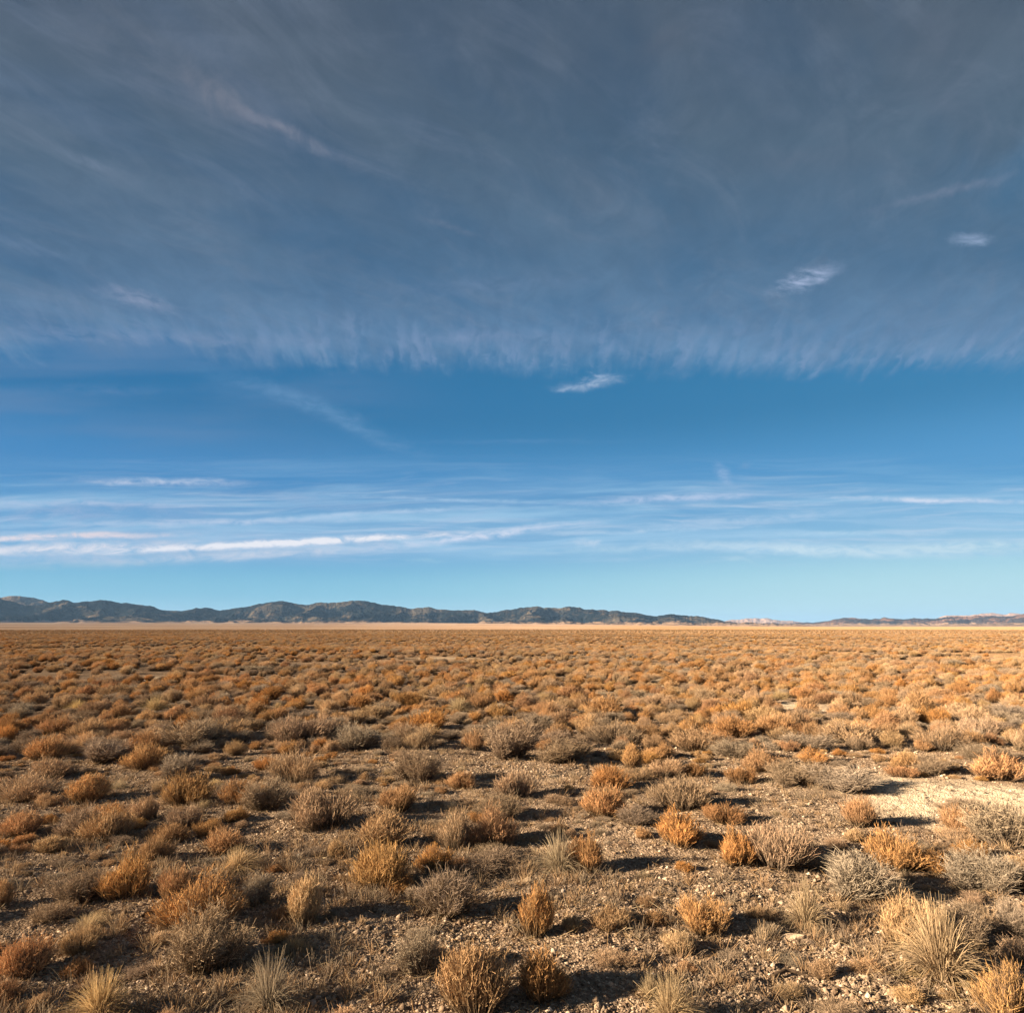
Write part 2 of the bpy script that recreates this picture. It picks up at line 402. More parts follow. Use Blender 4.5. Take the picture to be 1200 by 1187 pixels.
for (mx, my, rx, ry) in PALE:
    d2 = ((fx - mx) / rx) ** 2 + ((fy - my) / ry) ** 2
    pv = np.maximum(pv, np.clip(1.5 * np.exp(-d2 * 1.2) - 0.25 + 0.9 * fbm(fx / .3, fy / .3, 3, 77), 0, 1) * (d2 < 4))
azv = np.arctan2(fx, np.maximum(fy, 1e-6))
nz = fbm(fx / 60, fy / 160, 3, 44)
fz = smooth(330, 560, fr + 200 * smooth(-.1, .2, azv) + 500 * nz + 200 * fbm(azv * 30, azv * 0, 3, 8)) * (1 - 0.93 * smooth(0.0, 0.24, azv))
cols = np.stack([pv, smooth(22, 60, fr), fz], -1)
ground = link('ground', mesh_np('ground', v, quads, tris, cols, True), mg)
tag(ground, 'brown gravelly desert ground reaching to the hills', None, None, 'structure')

# ------------------------------------------------------------------ hills
def hill_mat(name, dark, light, rock, lo, hi, sc=1.0):
    m, n, out = material(name)
    geo = n.new('ShaderNodeNewGeometry'); p = geo.outputs['Position']
    a = n.noise(p, 0.0045 * sc, 7, 0.62); b = n.noise(p, 0.0012 * sc, 5, 0.55); c = n.noise(p, 0.022 * sc, 4, 0.7)
    sep = n.new('ShaderNodeSeparateXYZ'); n.l.new(p, sep.inputs[0])
    t = n.m('ADD', n.m('MULTIPLY', a, 0.45), n.m('MULTIPLY', n.ss(b, 0.30, 0.70), 0.42))
    t = n.m('ADD', t, n.m('MULTIPLY', n.m('SUBTRACT', c, 0.5), 0.45))
    col = n.mix(n.ss(t, lo, hi), dark, light)
    col = n.mix(n.m('MULTIPLY', n.m('MULTIPLY', n.ss(n.noise(p, 0.010 * sc, 5, 0.65), 0.50, 0.66), n.ss(b, 0.42, 0.62, 0.15, 1.0)), 0.75), col, rock)
    zed = n.m('ADD', sep.outputs[2], n.m('MULTIPLY', n.m('SUBTRACT', n.noise(p, 0.0035, 6, .65), 0.5), 150.0))
    col = n.mix(n.ss(zed, 72, 48), col, (0.30, 0.20, 0.13))
    d = n.new('ShaderNodeBsdfDiffuse'); n.l.new(col, d.inputs[0]); n.l.new(d.outputs[0], out.inputs[0])
    bp = n.new('ShaderNodeBump'); bp.inputs['Distance'].default_value = 130.0; bp.inputs['Strength'].default_value = 1.0
    n.l.new(n.noise(p, 0.006 * sc, 7, 0.62), bp.inputs['Height']); n.l.new(bp.outputs[0], d.inputs['Normal'])
    return m

def hills(crest, r0, rc, r1, mat, seed, label, spur=0.5, na=900, nr=70):
    """crest: (px, py) of the skyline in the photograph; r0/rc/r1: foot, crest and back of the range in metres"""
    pts = [(azel(px, py)) for px, py in crest]
    A = np.array([p[0] for p in pts]); Z = np.array([math.tan(p[1]) for p in pts])
    a = np.linspace(A[0], A[-1], na)
    zc_ = np.interp(a, A, Z)
    k = np.hanning(7); k /= k.sum()
    zc_ = np.convolve(np.pad(zc_, 3, 'edge'), k, 'valid')
    zc_ = zc_ + 0.0020 * fbm(a * 90, a * 0, 5, seed, 0.62) * 2
    s = np.concatenate([np.linspace(0, 1, nr), 1 + np.linspace(0, 1, 14)[1:]])
    r = np.where(s <= 1, r0 + (rc - r0) * s, rc + (r1 - rc) * (s - 1))
    AA, SS = np.meshgrid(a, s, indexing='xy'); RR = np.meshgrid(a, r, indexing='xy')[1]
    shift = 0.10 * fbm(AA * 14, SS * 3, 3, seed + 4)
    rcv = RR
    x = rcv * np.sin(AA); y = rcv * np.cos(AA)
    n1 = 1 - np.abs(fbm(x / 520 + 0.7 * fbm(x / 500, y / 500, 3, seed + 8), y / 900, 4, seed + 1, 0.5)) * 4.0
    n1 = np.clip(n1, 0, 1)
    s_ = np.clip(SS, 0, 1)
    prof = (s_ + shift * np.sin(np.pi * s_)) ** 1.15
    ridge = 1 - spur * (1 - n1) * np.sin(np.pi * np.clip(s_, 0, 1)) * 1.6
    crestH = CAM_H + np.interp(AA.ravel(), a, zc_).reshape(AA.shape) * rc
    h = crestH * np.clip(prof * ridge, 0, 1)
    # nothing in front of the crest may stand above the skyline
    cap = CAM_H + np.interp(AA.ravel(), a, zc_).reshape(AA.shape) * RR * (0.93 + 0.07 * s_)
    h = np.where(SS < 1, np.minimum(h, cap), h)
    back = np.clip(SS - 1, 0, 1)
    h = h * (1 - smooth(0, 1, back))
    base = ground_h(np.maximum(r0, 1) * np.sin(AA) , np.maximum(r0, 1) * np.cos(AA), False)
    edge = smooth(0, 0.03, (AA - a[0]) / (a[-1] - a[0])) * smooth(0, 0.03, (a[-1] - AA) / (a[-1] - a[0]))
    h = h * edge - 6 * (1 - smooth(0, 0.02, s_)) - 20 * back
    h = np.maximum(h, -30)
    vv = np.stack([x, y, h], -1).reshape(-1, 3)
    ns = len(s); I = np.arange(ns - 1)[:, None]; J = np.arange(na - 1)[None, :]
    q = np.stack([I * na + J, I * na + J + 1, (I + 1) * na + J + 1, (I + 1) * na + J], -1).reshape(-1, 4)
    o = link('hills', mesh_np('hills', vv, q, None, None, True), mat)
    return tag(o, label, None, None, 'structure')

hm1 = hill_mat('juniper_hills', (0.008, 0.011, 0.012), (0.07, 0.058, 0.042), (0.20, 0.15, 0.105), 0.42, 0.66)
hm0 = hill_mat('bare_hill', (0.08, 0.06, 0.04), (0.20, 0.14, 0.09), (0.03, 0.028, 0.02), 0.42, 0.60)
hm2 = hill_mat('dry_hills', (0.045, 0.034, 0.03), (0.22, 0.125, 0.085), (0.07, 0.05, 0.04), 0.42, 0.60)
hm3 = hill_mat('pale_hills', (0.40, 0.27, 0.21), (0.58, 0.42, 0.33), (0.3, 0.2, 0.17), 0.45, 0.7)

hills([(-420, 716), (-300, 706), (-200, 702), (-110, 706), (-60, 702), (-12, 701), (0, 700), (12, 699), (22, 698), (38, 700), (50, 703), (66, 711), (85, 722)], 12000, 14000, 16500, hm0, 60,
      'bare brown dome of a hill behind the dark range at the left edge', 0.5, 400)
hills([(-700, 722), (-560, 716), (-420, 708), (-300, 714), (-180, 706), (-90, 712), (-40, 706), (-14, 703), (0, 701), (8, 703), (30, 710), (52, 708), (64, 704), (76, 702.5), (88, 706), (96, 705), (112, 704), (124, 703.5), (136, 706), (152, 706.5), (164, 709), (176, 710.5),
       (188, 714), (198, 716), (212, 716), (222, 714.5), (238, 711.5), (248, 713), (258, 716), (272, 713), (290, 710.5), (304, 708), (318, 705.5), (332, 705), (344, 707), (360, 709), (378, 706), (396, 705), (414, 704), (432, 705),
       (446, 708), (462, 710), (478, 713), (490, 712.5), (502, 711.5), (514, 714), (530, 715.5), (548, 715), (560, 715.5), (572, 718), (586, 716), (598, 714), (612, 712), (626, 711), (640, 711.5), (656, 712.5), (668, 711),
       (684, 713), (700, 715), (718, 715.5), (736, 717), (752, 719.5), (770, 721.5), (786, 720), (806, 721), (824, 723), (842, 726), (860, 728.5), (890, 730), (930, 731.5), (970, 733.5)], 8600, 11200, 13500, hm1, 100,
      'long dark forested range of hills from the left edge to right of centre', 0.75, 2200, 120)
hills([(830, 733), (880, 731), (930, 729.5), (962, 728.5), (972, 727.5), (984, 725.5), (998, 723.5), (1010, 724.5), (1022, 726), (1034, 724), (1046, 724.5), (1060, 725.5), (1076, 724.5), (1096, 724), (1112, 722.5), (1128, 723), (1144, 721.5),
       (1158, 721), (1172, 723), (1186, 721), (1200, 719), (1260, 716), (1340, 719), (1440, 714), (1560, 720), (1700, 728)], 13500, 17000, 20000, hm2, 200,
      'low reddish brown range of hills at the right', 0.7, 1400, 100)
hills([(835, 731), (856, 727.5), (872, 725.5), (888, 725), (900, 725.5), (912, 726.2), (926, 728), (960, 731)], 24000, 27000, 30000, hm3, 300,
      'small pale far ridge right of centre, just above the end of the dark range', 0.3, 300)
hills([(1080, 730), (1104, 723), (1118, 720.2), (1132, 721), (1146, 719.8), (1160, 719), (1178, 719.6), (1200, 718.5), (1280, 716), (1360, 722), (1440, 728)], 23000, 26000, 29000, hm3, 340,
      'pale pinkish far ridge behind the reddish hills at the right edge', 0.3, 400)

# ------------------------------------------------------------------ haze
if True:
    mh, n, out = material('thin_air')
    pvn = n.new('ShaderNodeVolumePrincipled')
    pvn.inputs['Color'].default_value = (0.30, 0.56, 1.0, 1)
    pvn.inputs['Density'].default_value = 0.000016
    pvn.inputs['Anisotropy'].default_value = 0.0
    n.l.new(pvn.outputs[0], out.inputs['Volume'])
    X, Y0, Y1, Z0, Z1 = 62000, -62000, 62000, -60, 900
    bv = [(sx * X, yy_, zz) for sx in (-1, 1) for yy_ in (Y0, Y1) for zz in (Z0, Z1)]
    bq = [(0, 1, 3, 2), (4, 6, 7, 5), (0, 4, 5, 1), (2, 3, 7, 6), (0, 2, 6, 4), (1, 5, 7, 3)]
    hz = link('haze', mesh_np('haze', bv, bq), mh)
    tag(hz, 'thin blue air over the far basin', None, None, 'stuff')

# ------------------------------------------------------------------ plant material
def plant_mat(name, trans=0.25):
    m, n, out = material(name)
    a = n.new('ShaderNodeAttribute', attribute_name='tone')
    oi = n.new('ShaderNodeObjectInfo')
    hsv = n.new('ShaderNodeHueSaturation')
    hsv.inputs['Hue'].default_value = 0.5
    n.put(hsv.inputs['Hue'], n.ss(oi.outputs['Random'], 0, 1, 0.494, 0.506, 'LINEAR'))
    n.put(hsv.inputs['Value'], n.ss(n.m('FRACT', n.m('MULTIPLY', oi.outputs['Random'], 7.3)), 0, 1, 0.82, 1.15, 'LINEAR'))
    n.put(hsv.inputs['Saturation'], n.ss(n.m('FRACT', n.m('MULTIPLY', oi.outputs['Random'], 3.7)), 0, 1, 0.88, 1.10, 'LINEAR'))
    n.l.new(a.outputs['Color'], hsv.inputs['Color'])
    d = n.new('ShaderNodeBsdfDiffuse'); n.l.new(hsv.outputs[0], d.inputs[0]); d.inputs['Roughness'].default_value = 0.6
    t = n.new('ShaderNodeBsdfTranslucent'); n.l.new(hsv.outputs[0], t.inputs[0])
    mx = n.new('ShaderNodeMixShader'); mx.inputs[0].default_value = trans
    n.l.new(d.outputs[0], mx.inputs[1]); n.l.new(t.outputs[0], mx.inputs[2]); n.l.new(mx.outputs[0], out.inputs[0])
    return m
pm = plant_mat('dry_twigs', 0.10)
pg = plant_mat('dry_grass', 0.30)

# ------------------------------------------------------------------ plant builders
def ribbons(P0, P1, P2, w0, w1, c0, c1, seg, g):
    """curved tapering blades; returns verts, quads, cols"""
    n = len(P0)
    t = np.linspace(0, 1, seg + 1)[None, :, None]
    P = (1 - t) ** 2 * P0[:, None] + 2 * t * (1 - t) * P1[:, None] + t ** 2 * P2[:, None]
    d = P2 - P0
    rnd = g.normal(size=(n, 3))
    side = np.cross(d, rnd); side /= np.linalg.norm(side, axis=1, keepdims=True) + 1e-9
    wd = (w0[:, None, None] * (1 - t) + w1[:, None, None] * t) * 0.5
    L = P - side[:, None] * wd; R = P + side[:, None] * wd
    V = np.stack([L, R], 2).reshape(-1, 3)
    C = (c0[:, None] * (1 - t) + c1[:, None] * t)
    C = np.repeat(C[:, :, None], 2, 2).reshape(-1, 3)
    b = (np.arange(n) * (seg + 1) * 2)[:, None] + (np.arange(seg) * 2)[None, :]
    q = np.stack([b, b + 1, b + 3, b + 2], -1).reshape(-1, 4)
    return V, q, C

def join(parts):
    V = []; Q = []; C = []; n = 0
    for v_, q_, c_ in parts:
        V.append(v_); Q.append(q_ + n); C.append(c_); n += len(v_)
    return np.vstack(V), np.vstack(Q), np.vstack(C)

def bez(P0, P1, P2, t):
    t = t[:, None]
    return (1 - t) ** 2 * P0 + 2 * t * (1 - t) * P1 + t ** 2 * P2

PAL = dict(  # base and mid: dark old wood, darkened further to paint shade below the tips
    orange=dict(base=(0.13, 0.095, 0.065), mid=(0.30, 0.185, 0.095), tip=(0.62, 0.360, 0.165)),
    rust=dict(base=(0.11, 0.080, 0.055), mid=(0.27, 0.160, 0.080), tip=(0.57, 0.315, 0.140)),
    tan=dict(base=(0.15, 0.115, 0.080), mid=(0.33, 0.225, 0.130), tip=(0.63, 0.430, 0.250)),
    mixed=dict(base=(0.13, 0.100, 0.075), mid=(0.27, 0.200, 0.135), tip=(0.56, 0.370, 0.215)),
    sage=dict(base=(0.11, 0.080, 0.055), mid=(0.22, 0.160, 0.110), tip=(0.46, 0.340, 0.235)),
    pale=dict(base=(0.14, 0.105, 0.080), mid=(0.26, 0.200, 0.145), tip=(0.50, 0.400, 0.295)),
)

def brush(g, pal, n=620, wk=1.0, sub=3, clusters=5, spread=0.34, fan=0.55, droop=0.0):
    """upright, fine-stemmed shrub: clusters of fanned stems, brushy towards the tips"""
    p = {k: np.array(v_) for k, v_ in PAL[pal].items()}
    out_f = []; out_s = []
    per = max(6, n // clusters)
    for k in range(clusters):
        if k == 0: c = np.array([g.normal(0, .05), g.normal(0, .05)]); hh = 1.0
        else:
            a = g.uniform(0, 2 * math.pi); rad = spread * (0.45 + 0.55 * g.random())
            c = np.array([math.cos(a), math.sin(a)]) * rad; hh = g.uniform(0.60, 1.0) - 0.30 * rad
        rad = g.uniform(0.11, 0.21)
        a = g.uniform(0, 2 * math.pi, per); rho = np.sqrt(g.random(per))
        ux, uy = np.cos(a), np.sin(a)
        b = np.stack([c[0] * 0.45 + ux * rho * rad * 0.42, c[1] * 0.45 + uy * rho * rad * 0.42, np.zeros(per)], 1)
        H = hh * (1 - 0.34 * rho ** 2) * (0.58 + 0.50 * g.random(per) ** 0.8)
        tip = np.stack([c[0] + ux * rho * rad * (0.9 + 0.3 * fan), c[1] + uy * rho * rad * (0.9 + 0.3 * fan), H], 1)
        tip[:, :2] += g.normal(0, 0.03, (per, 2))
        midp = b * 0.55 + tip * 0.45; midp[:, 2] = H * g.uniform(0.40, 0.58, per)
        midp[:, :2] = b[:, :2] * 0.35 + tip[:, :2] * 0.65 + g.normal(0, 0.02, (per, 2))
        v_ = g.uniform(0.7, 1.25, (per, 1))
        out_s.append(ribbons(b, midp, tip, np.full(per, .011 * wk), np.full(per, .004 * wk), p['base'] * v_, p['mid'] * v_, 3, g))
        for _ in range(sub):
            t = g.uniform(0.35, 0.97, per)
            s0 = bez(b, midp, tip, t)
            ln_ = g.uniform(0.07, 0.20, per) * (1.15 - 0.5 * t)
            dr = tip - midp; dr /= np.linalg.norm(dr, axis=1, keepdims=True)
            dr = dr + g.normal(0, 0.30, (per, 3)); dr[:, 2] = np.abs(dr[:, 2])
            s2 = s0 + dr * ln_[:, None]
            s2[:, 2] = np.minimum(s2[:, 2], 1.08)
            s1 = (s0 + s2) / 2 + g.normal(0, 0.012, (per, 3))
            vv = g.uniform(0.68, 1.30, (per, 1))
            tt = t[:, None] ** 2.0
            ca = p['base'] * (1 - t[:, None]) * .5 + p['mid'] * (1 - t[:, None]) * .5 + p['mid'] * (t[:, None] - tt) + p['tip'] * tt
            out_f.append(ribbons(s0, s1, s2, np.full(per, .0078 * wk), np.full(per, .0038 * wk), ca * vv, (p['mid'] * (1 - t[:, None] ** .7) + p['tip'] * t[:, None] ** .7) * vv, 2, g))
    return join(out_s), join(out_f)

def twiggy(g, pal, n=520, wk=1.0, sub=4, lumps=7, spread=0.33):
    """rounded, tangled mound of crooked twigs"""
    p = {k: np.array(v_) for k, v_ in PAL[pal].items()}
    out_f = []; out_s = []
    per = max(6, n // lumps)
    for k in range(lumps):
        a = g.uniform(0, 2 * math.pi); rad = spread * math.sqrt(g.random())
        c = np.array([math.cos(a) * rad, math.sin(a) * rad, 0.30 + 0.30 * g.random() - 0.35 * rad])
        R = g.uniform(0.11, 0.24)
        dv = g.normal(size=(per, 3)); dv /= np.linalg.norm(dv, axis=1, keepdims=True); dv[:, 2] = np.abs(dv[:, 2]) * 0.9 + 0.05
        tip = c + dv * R * g.uniform(0.45, 1.35, (per, 1)) * np.array([1, 1, 1.5])
        tip[:, 2] = np.clip(tip[:, 2], 0.04, 1.03)
        b = np.stack([np.full(per, c[0] * 0.3), np.full(per, c[1] * 0.3), np.zeros(per)], 1) + g.normal(0, 0.035, (per, 3)) * np.array([1, 1, 0])
        midp = (b + tip) / 2 + g.normal(0, 0.06, (per, 3)); midp[:, :2] = midp[:, :2] * 1.05; midp[:, 2] = np.clip(midp[:, 2] * g.uniform(0.6, 1.1, per), 0.02, 1)
        v_ = g.uniform(0.7, 1.2, (per, 1))
        out_s.append(ribbons(b, midp, tip, np.full(per, .013 * wk), np.full(per, .005 * wk), p['base'] * v_, p['mid'] * v_, 3, g))
        for _ in range(sub):
            t = g.uniform(0.40, 1.0, per)
            s0 = bez(b, midp, tip, t)
            dr = dv + g.normal(0, 0.75, (per, 3)); dr[:, 2] = np.abs(dr[:, 2]) * 0.9 + 0.15
            dr /= np.linalg.norm(dr, axis=1, keepdims=True)
            s2 = s0 + dr * (g.uniform(0.05, 0.14, per))[:, None]
            s2[:, 2] = np.clip(s2[:, 2], 0.02, 1.08)
            s1 = (s0 + s2) / 2 + g.normal(0, 0.018, (per, 3))
            vv = g.uniform(0.65, 1.3, (per, 1)); tt = t[:, None]
            ca = p['mid'] * (1 - tt * .6) + p['tip'] * tt * .6
            out_f.append(ribbons(s0, s1, s2, np.full(per, .0068 * wk), np.full(per, .0038 * wk), ca * vv, p['tip'] * vv, 2, g))
    return join(out_s), join(out_f)

def bunch(g, n=520, wk=1.0, lean=0.0, upright=0.5, c=(0.64, 0.475, 0.25), cb=(0.34, 0.23, 0.12)):
    """bunchgrass: long arching blades from one crown, a mat of dead blades round its foot"""
    c = np.array(c); cb = np.array(cb)
    a = g.uniform(0, 2 * math.pi, n); rho = g.random(n)
    b = np.stack([np.cos(a) * 0.09 * rho, np.sin(a) * 0.09 * rho, np.zeros(n)], 1)
    out = g.random(n) ** (0.55 + upright)
    L = g.uniform(0.55, 1.05, n)
    ux = np.cos(a) * out + lean * out; uy = np.sin(a) * out
    tip = b + np.stack([ux * 0.62 * L, uy * 0.62 * L, L * (1.0 - 0.95 * np.minimum(out, 1) ** 1.4)], 1)
    tip[:, 2] = np.maximum(tip[:, 2], 0.01)
    mid_ = b + np.stack([ux * 0.26 * L, uy * 0.26 * L, L * (0.66 - 0.22 * out)], 1) + g.normal(0, 0.02, (n, 3))
    v_ = g.uniform(0.65, 1.25, (n, 1))
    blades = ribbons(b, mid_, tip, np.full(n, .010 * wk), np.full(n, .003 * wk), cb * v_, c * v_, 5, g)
    m = n // 3
    a = g.uniform(0, 2 * math.pi, m); ln_ = g.uniform(0.2, 0.55, m)
    b = np.stack([np.cos(a) * 0.1, np.sin(a) * 0.1, g.uniform(0, 0.06, m)], 1)
    a2 = a + g.normal(0, 0.5, m)
    tip = b + np.stack([np.cos(a2) * ln_, np.sin(a2) * ln_, np.zeros(m)], 1); tip[:, 2] = g.uniform(0, 0.04, m)
    mid_ = (b + tip) / 2; mid_[:, 2] = g.uniform(0.05, 0.2, m)
    v_ = g.uniform(0.6, 1.1, (m, 1))
    dead = ribbons(b, mid_, tip, np.full(m, .012 * wk), np.full(m, .004 * wk), cb * 0.8 * v_, c * 0.6 * v_, 4, g)
    return dead, blades

# part names of every kind: (lower part, upper part)
KINDS = {
    'orange': ('brush_shrub', 'stems', 'brush'), 'rust': ('brush_shrub', 'stems', 'brush'), 'tan': ('brush_shrub', 'stems', 'brush'),
    'mixed': ('brush_shrub', 'stems', 'brush'), 'sage': ('twiggy_shrub', 'stems', 'twigs'), 'pale': ('pale_shrub', 'stems', 'twigs'),
    'grass': ('bunchgrass', 'dead_blades', 'blades'), 'wiry': ('bunchgrass', 'dead_blades', 'blades'),
}
VAR = {}
def proto(kind, i, lod=0):
    key = (kind, i, lod)
    if key in VAR: return VAR[key]
    g = np.random.default_rng(abs(hash_str(kind)) % 9999 + i * 37 + lod * 991)
    q = {0: 1.3, 1: 0.42, 2: 0.13, 3: 0.045}[lod]; wk = {0: 0.80, 1: 1.5, 2: 3.0, 3: 6.0}[lod]
    if kind in ('orange', 'rust', 'tan'):
        r = brush(g, kind, int(900 * q), wk, 4 if lod == 0 else 3, clusters=max(2, [8, 6, 11, 4, 9][i % 5] if lod < 2 else 4), spread=[.32, .28, .36, .2, .34][i % 5], fan=[.5, .7, .4, .8, .6][i % 5])
    elif kind == 'mixed':
        r = brush(g, 'mixed', int(820 * q), wk, 4 if lod == 0 else 3, clusters=10 if lod < 2 else 4, spread=.38, fan=.9)
    elif kind == 'sage':
        r = twiggy(g, 'sage', int(820 * q), wk, 5 if lod == 0 else 3, lumps=[11, 13, 10, 12, 14][i % 5] if lod < 2 else 5, spread=.42)
    elif kind == 'pale':
        r = twiggy(g, 'pale', int(760 * q), wk, 5 if lod == 0 else 3, lumps=[6, 8, 5, 7, 9][i % 5] if lod < 2 else 4, spread=.32)
    elif kind == 'grass':
        r = bunch(g, int(620 * q), wk, [0.0, .35, .45, -.1, .1][i % 5], [.6, .1, .25, .3, .8][i % 5])
    else:
        r = bunch(g, int(420 * q), wk, [0.1, .0, -.2, .2, .1][i % 5], [.1, .3, .0, .5, .2][i % 5], (0.46, 0.36, 0.24), (0.24, 0.18, 0.12))
    mat = pg if kind in ('grass', 'wiry') else pm
    low, up = r
    # fit into a unit footprint / unit height so that a plant can be scaled to its measured size
    xy = np.percentile(np.abs(up[0][:, :2]), 96.5); zz = np.percentile(up[0][:, 2], 97)
    for part in (low, up):
        part[0][:, :2] *= 0.5 / xy; part[0][:, 2] *= 1.0 / zz
    low[0][:, 2] -= 0.03
    out = (low, up, mat)
    VAR[key] = out
    return out
def hash_str(s):
    h = 7
    for ch in s: h = (h * 31 + ord(ch)) % 1000003
    return h
MESH = {}
def part_meshes(kind, i):
    key = (kind, i)
    if key not in MESH:
        low, up, mat = proto(kind, i, 0)
        _, n1, n2 = KINDS[kind]
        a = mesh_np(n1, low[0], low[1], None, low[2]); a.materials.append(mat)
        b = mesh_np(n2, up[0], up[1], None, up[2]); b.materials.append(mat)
        MESH[key] = (a, b)
    return MESH[key]
def one_mesh(kind, i, lod):
    key = (kind, i, lod)
    if key not in MESH:
        low, up, mat = proto(kind, i, lod)
        V, Q, C = join([low, up])
        m = mesh_np(KINDS[kind][0], V, Q, None, C); m.materials.append(mat)
        MESH[key] = m
    return MESH[key]

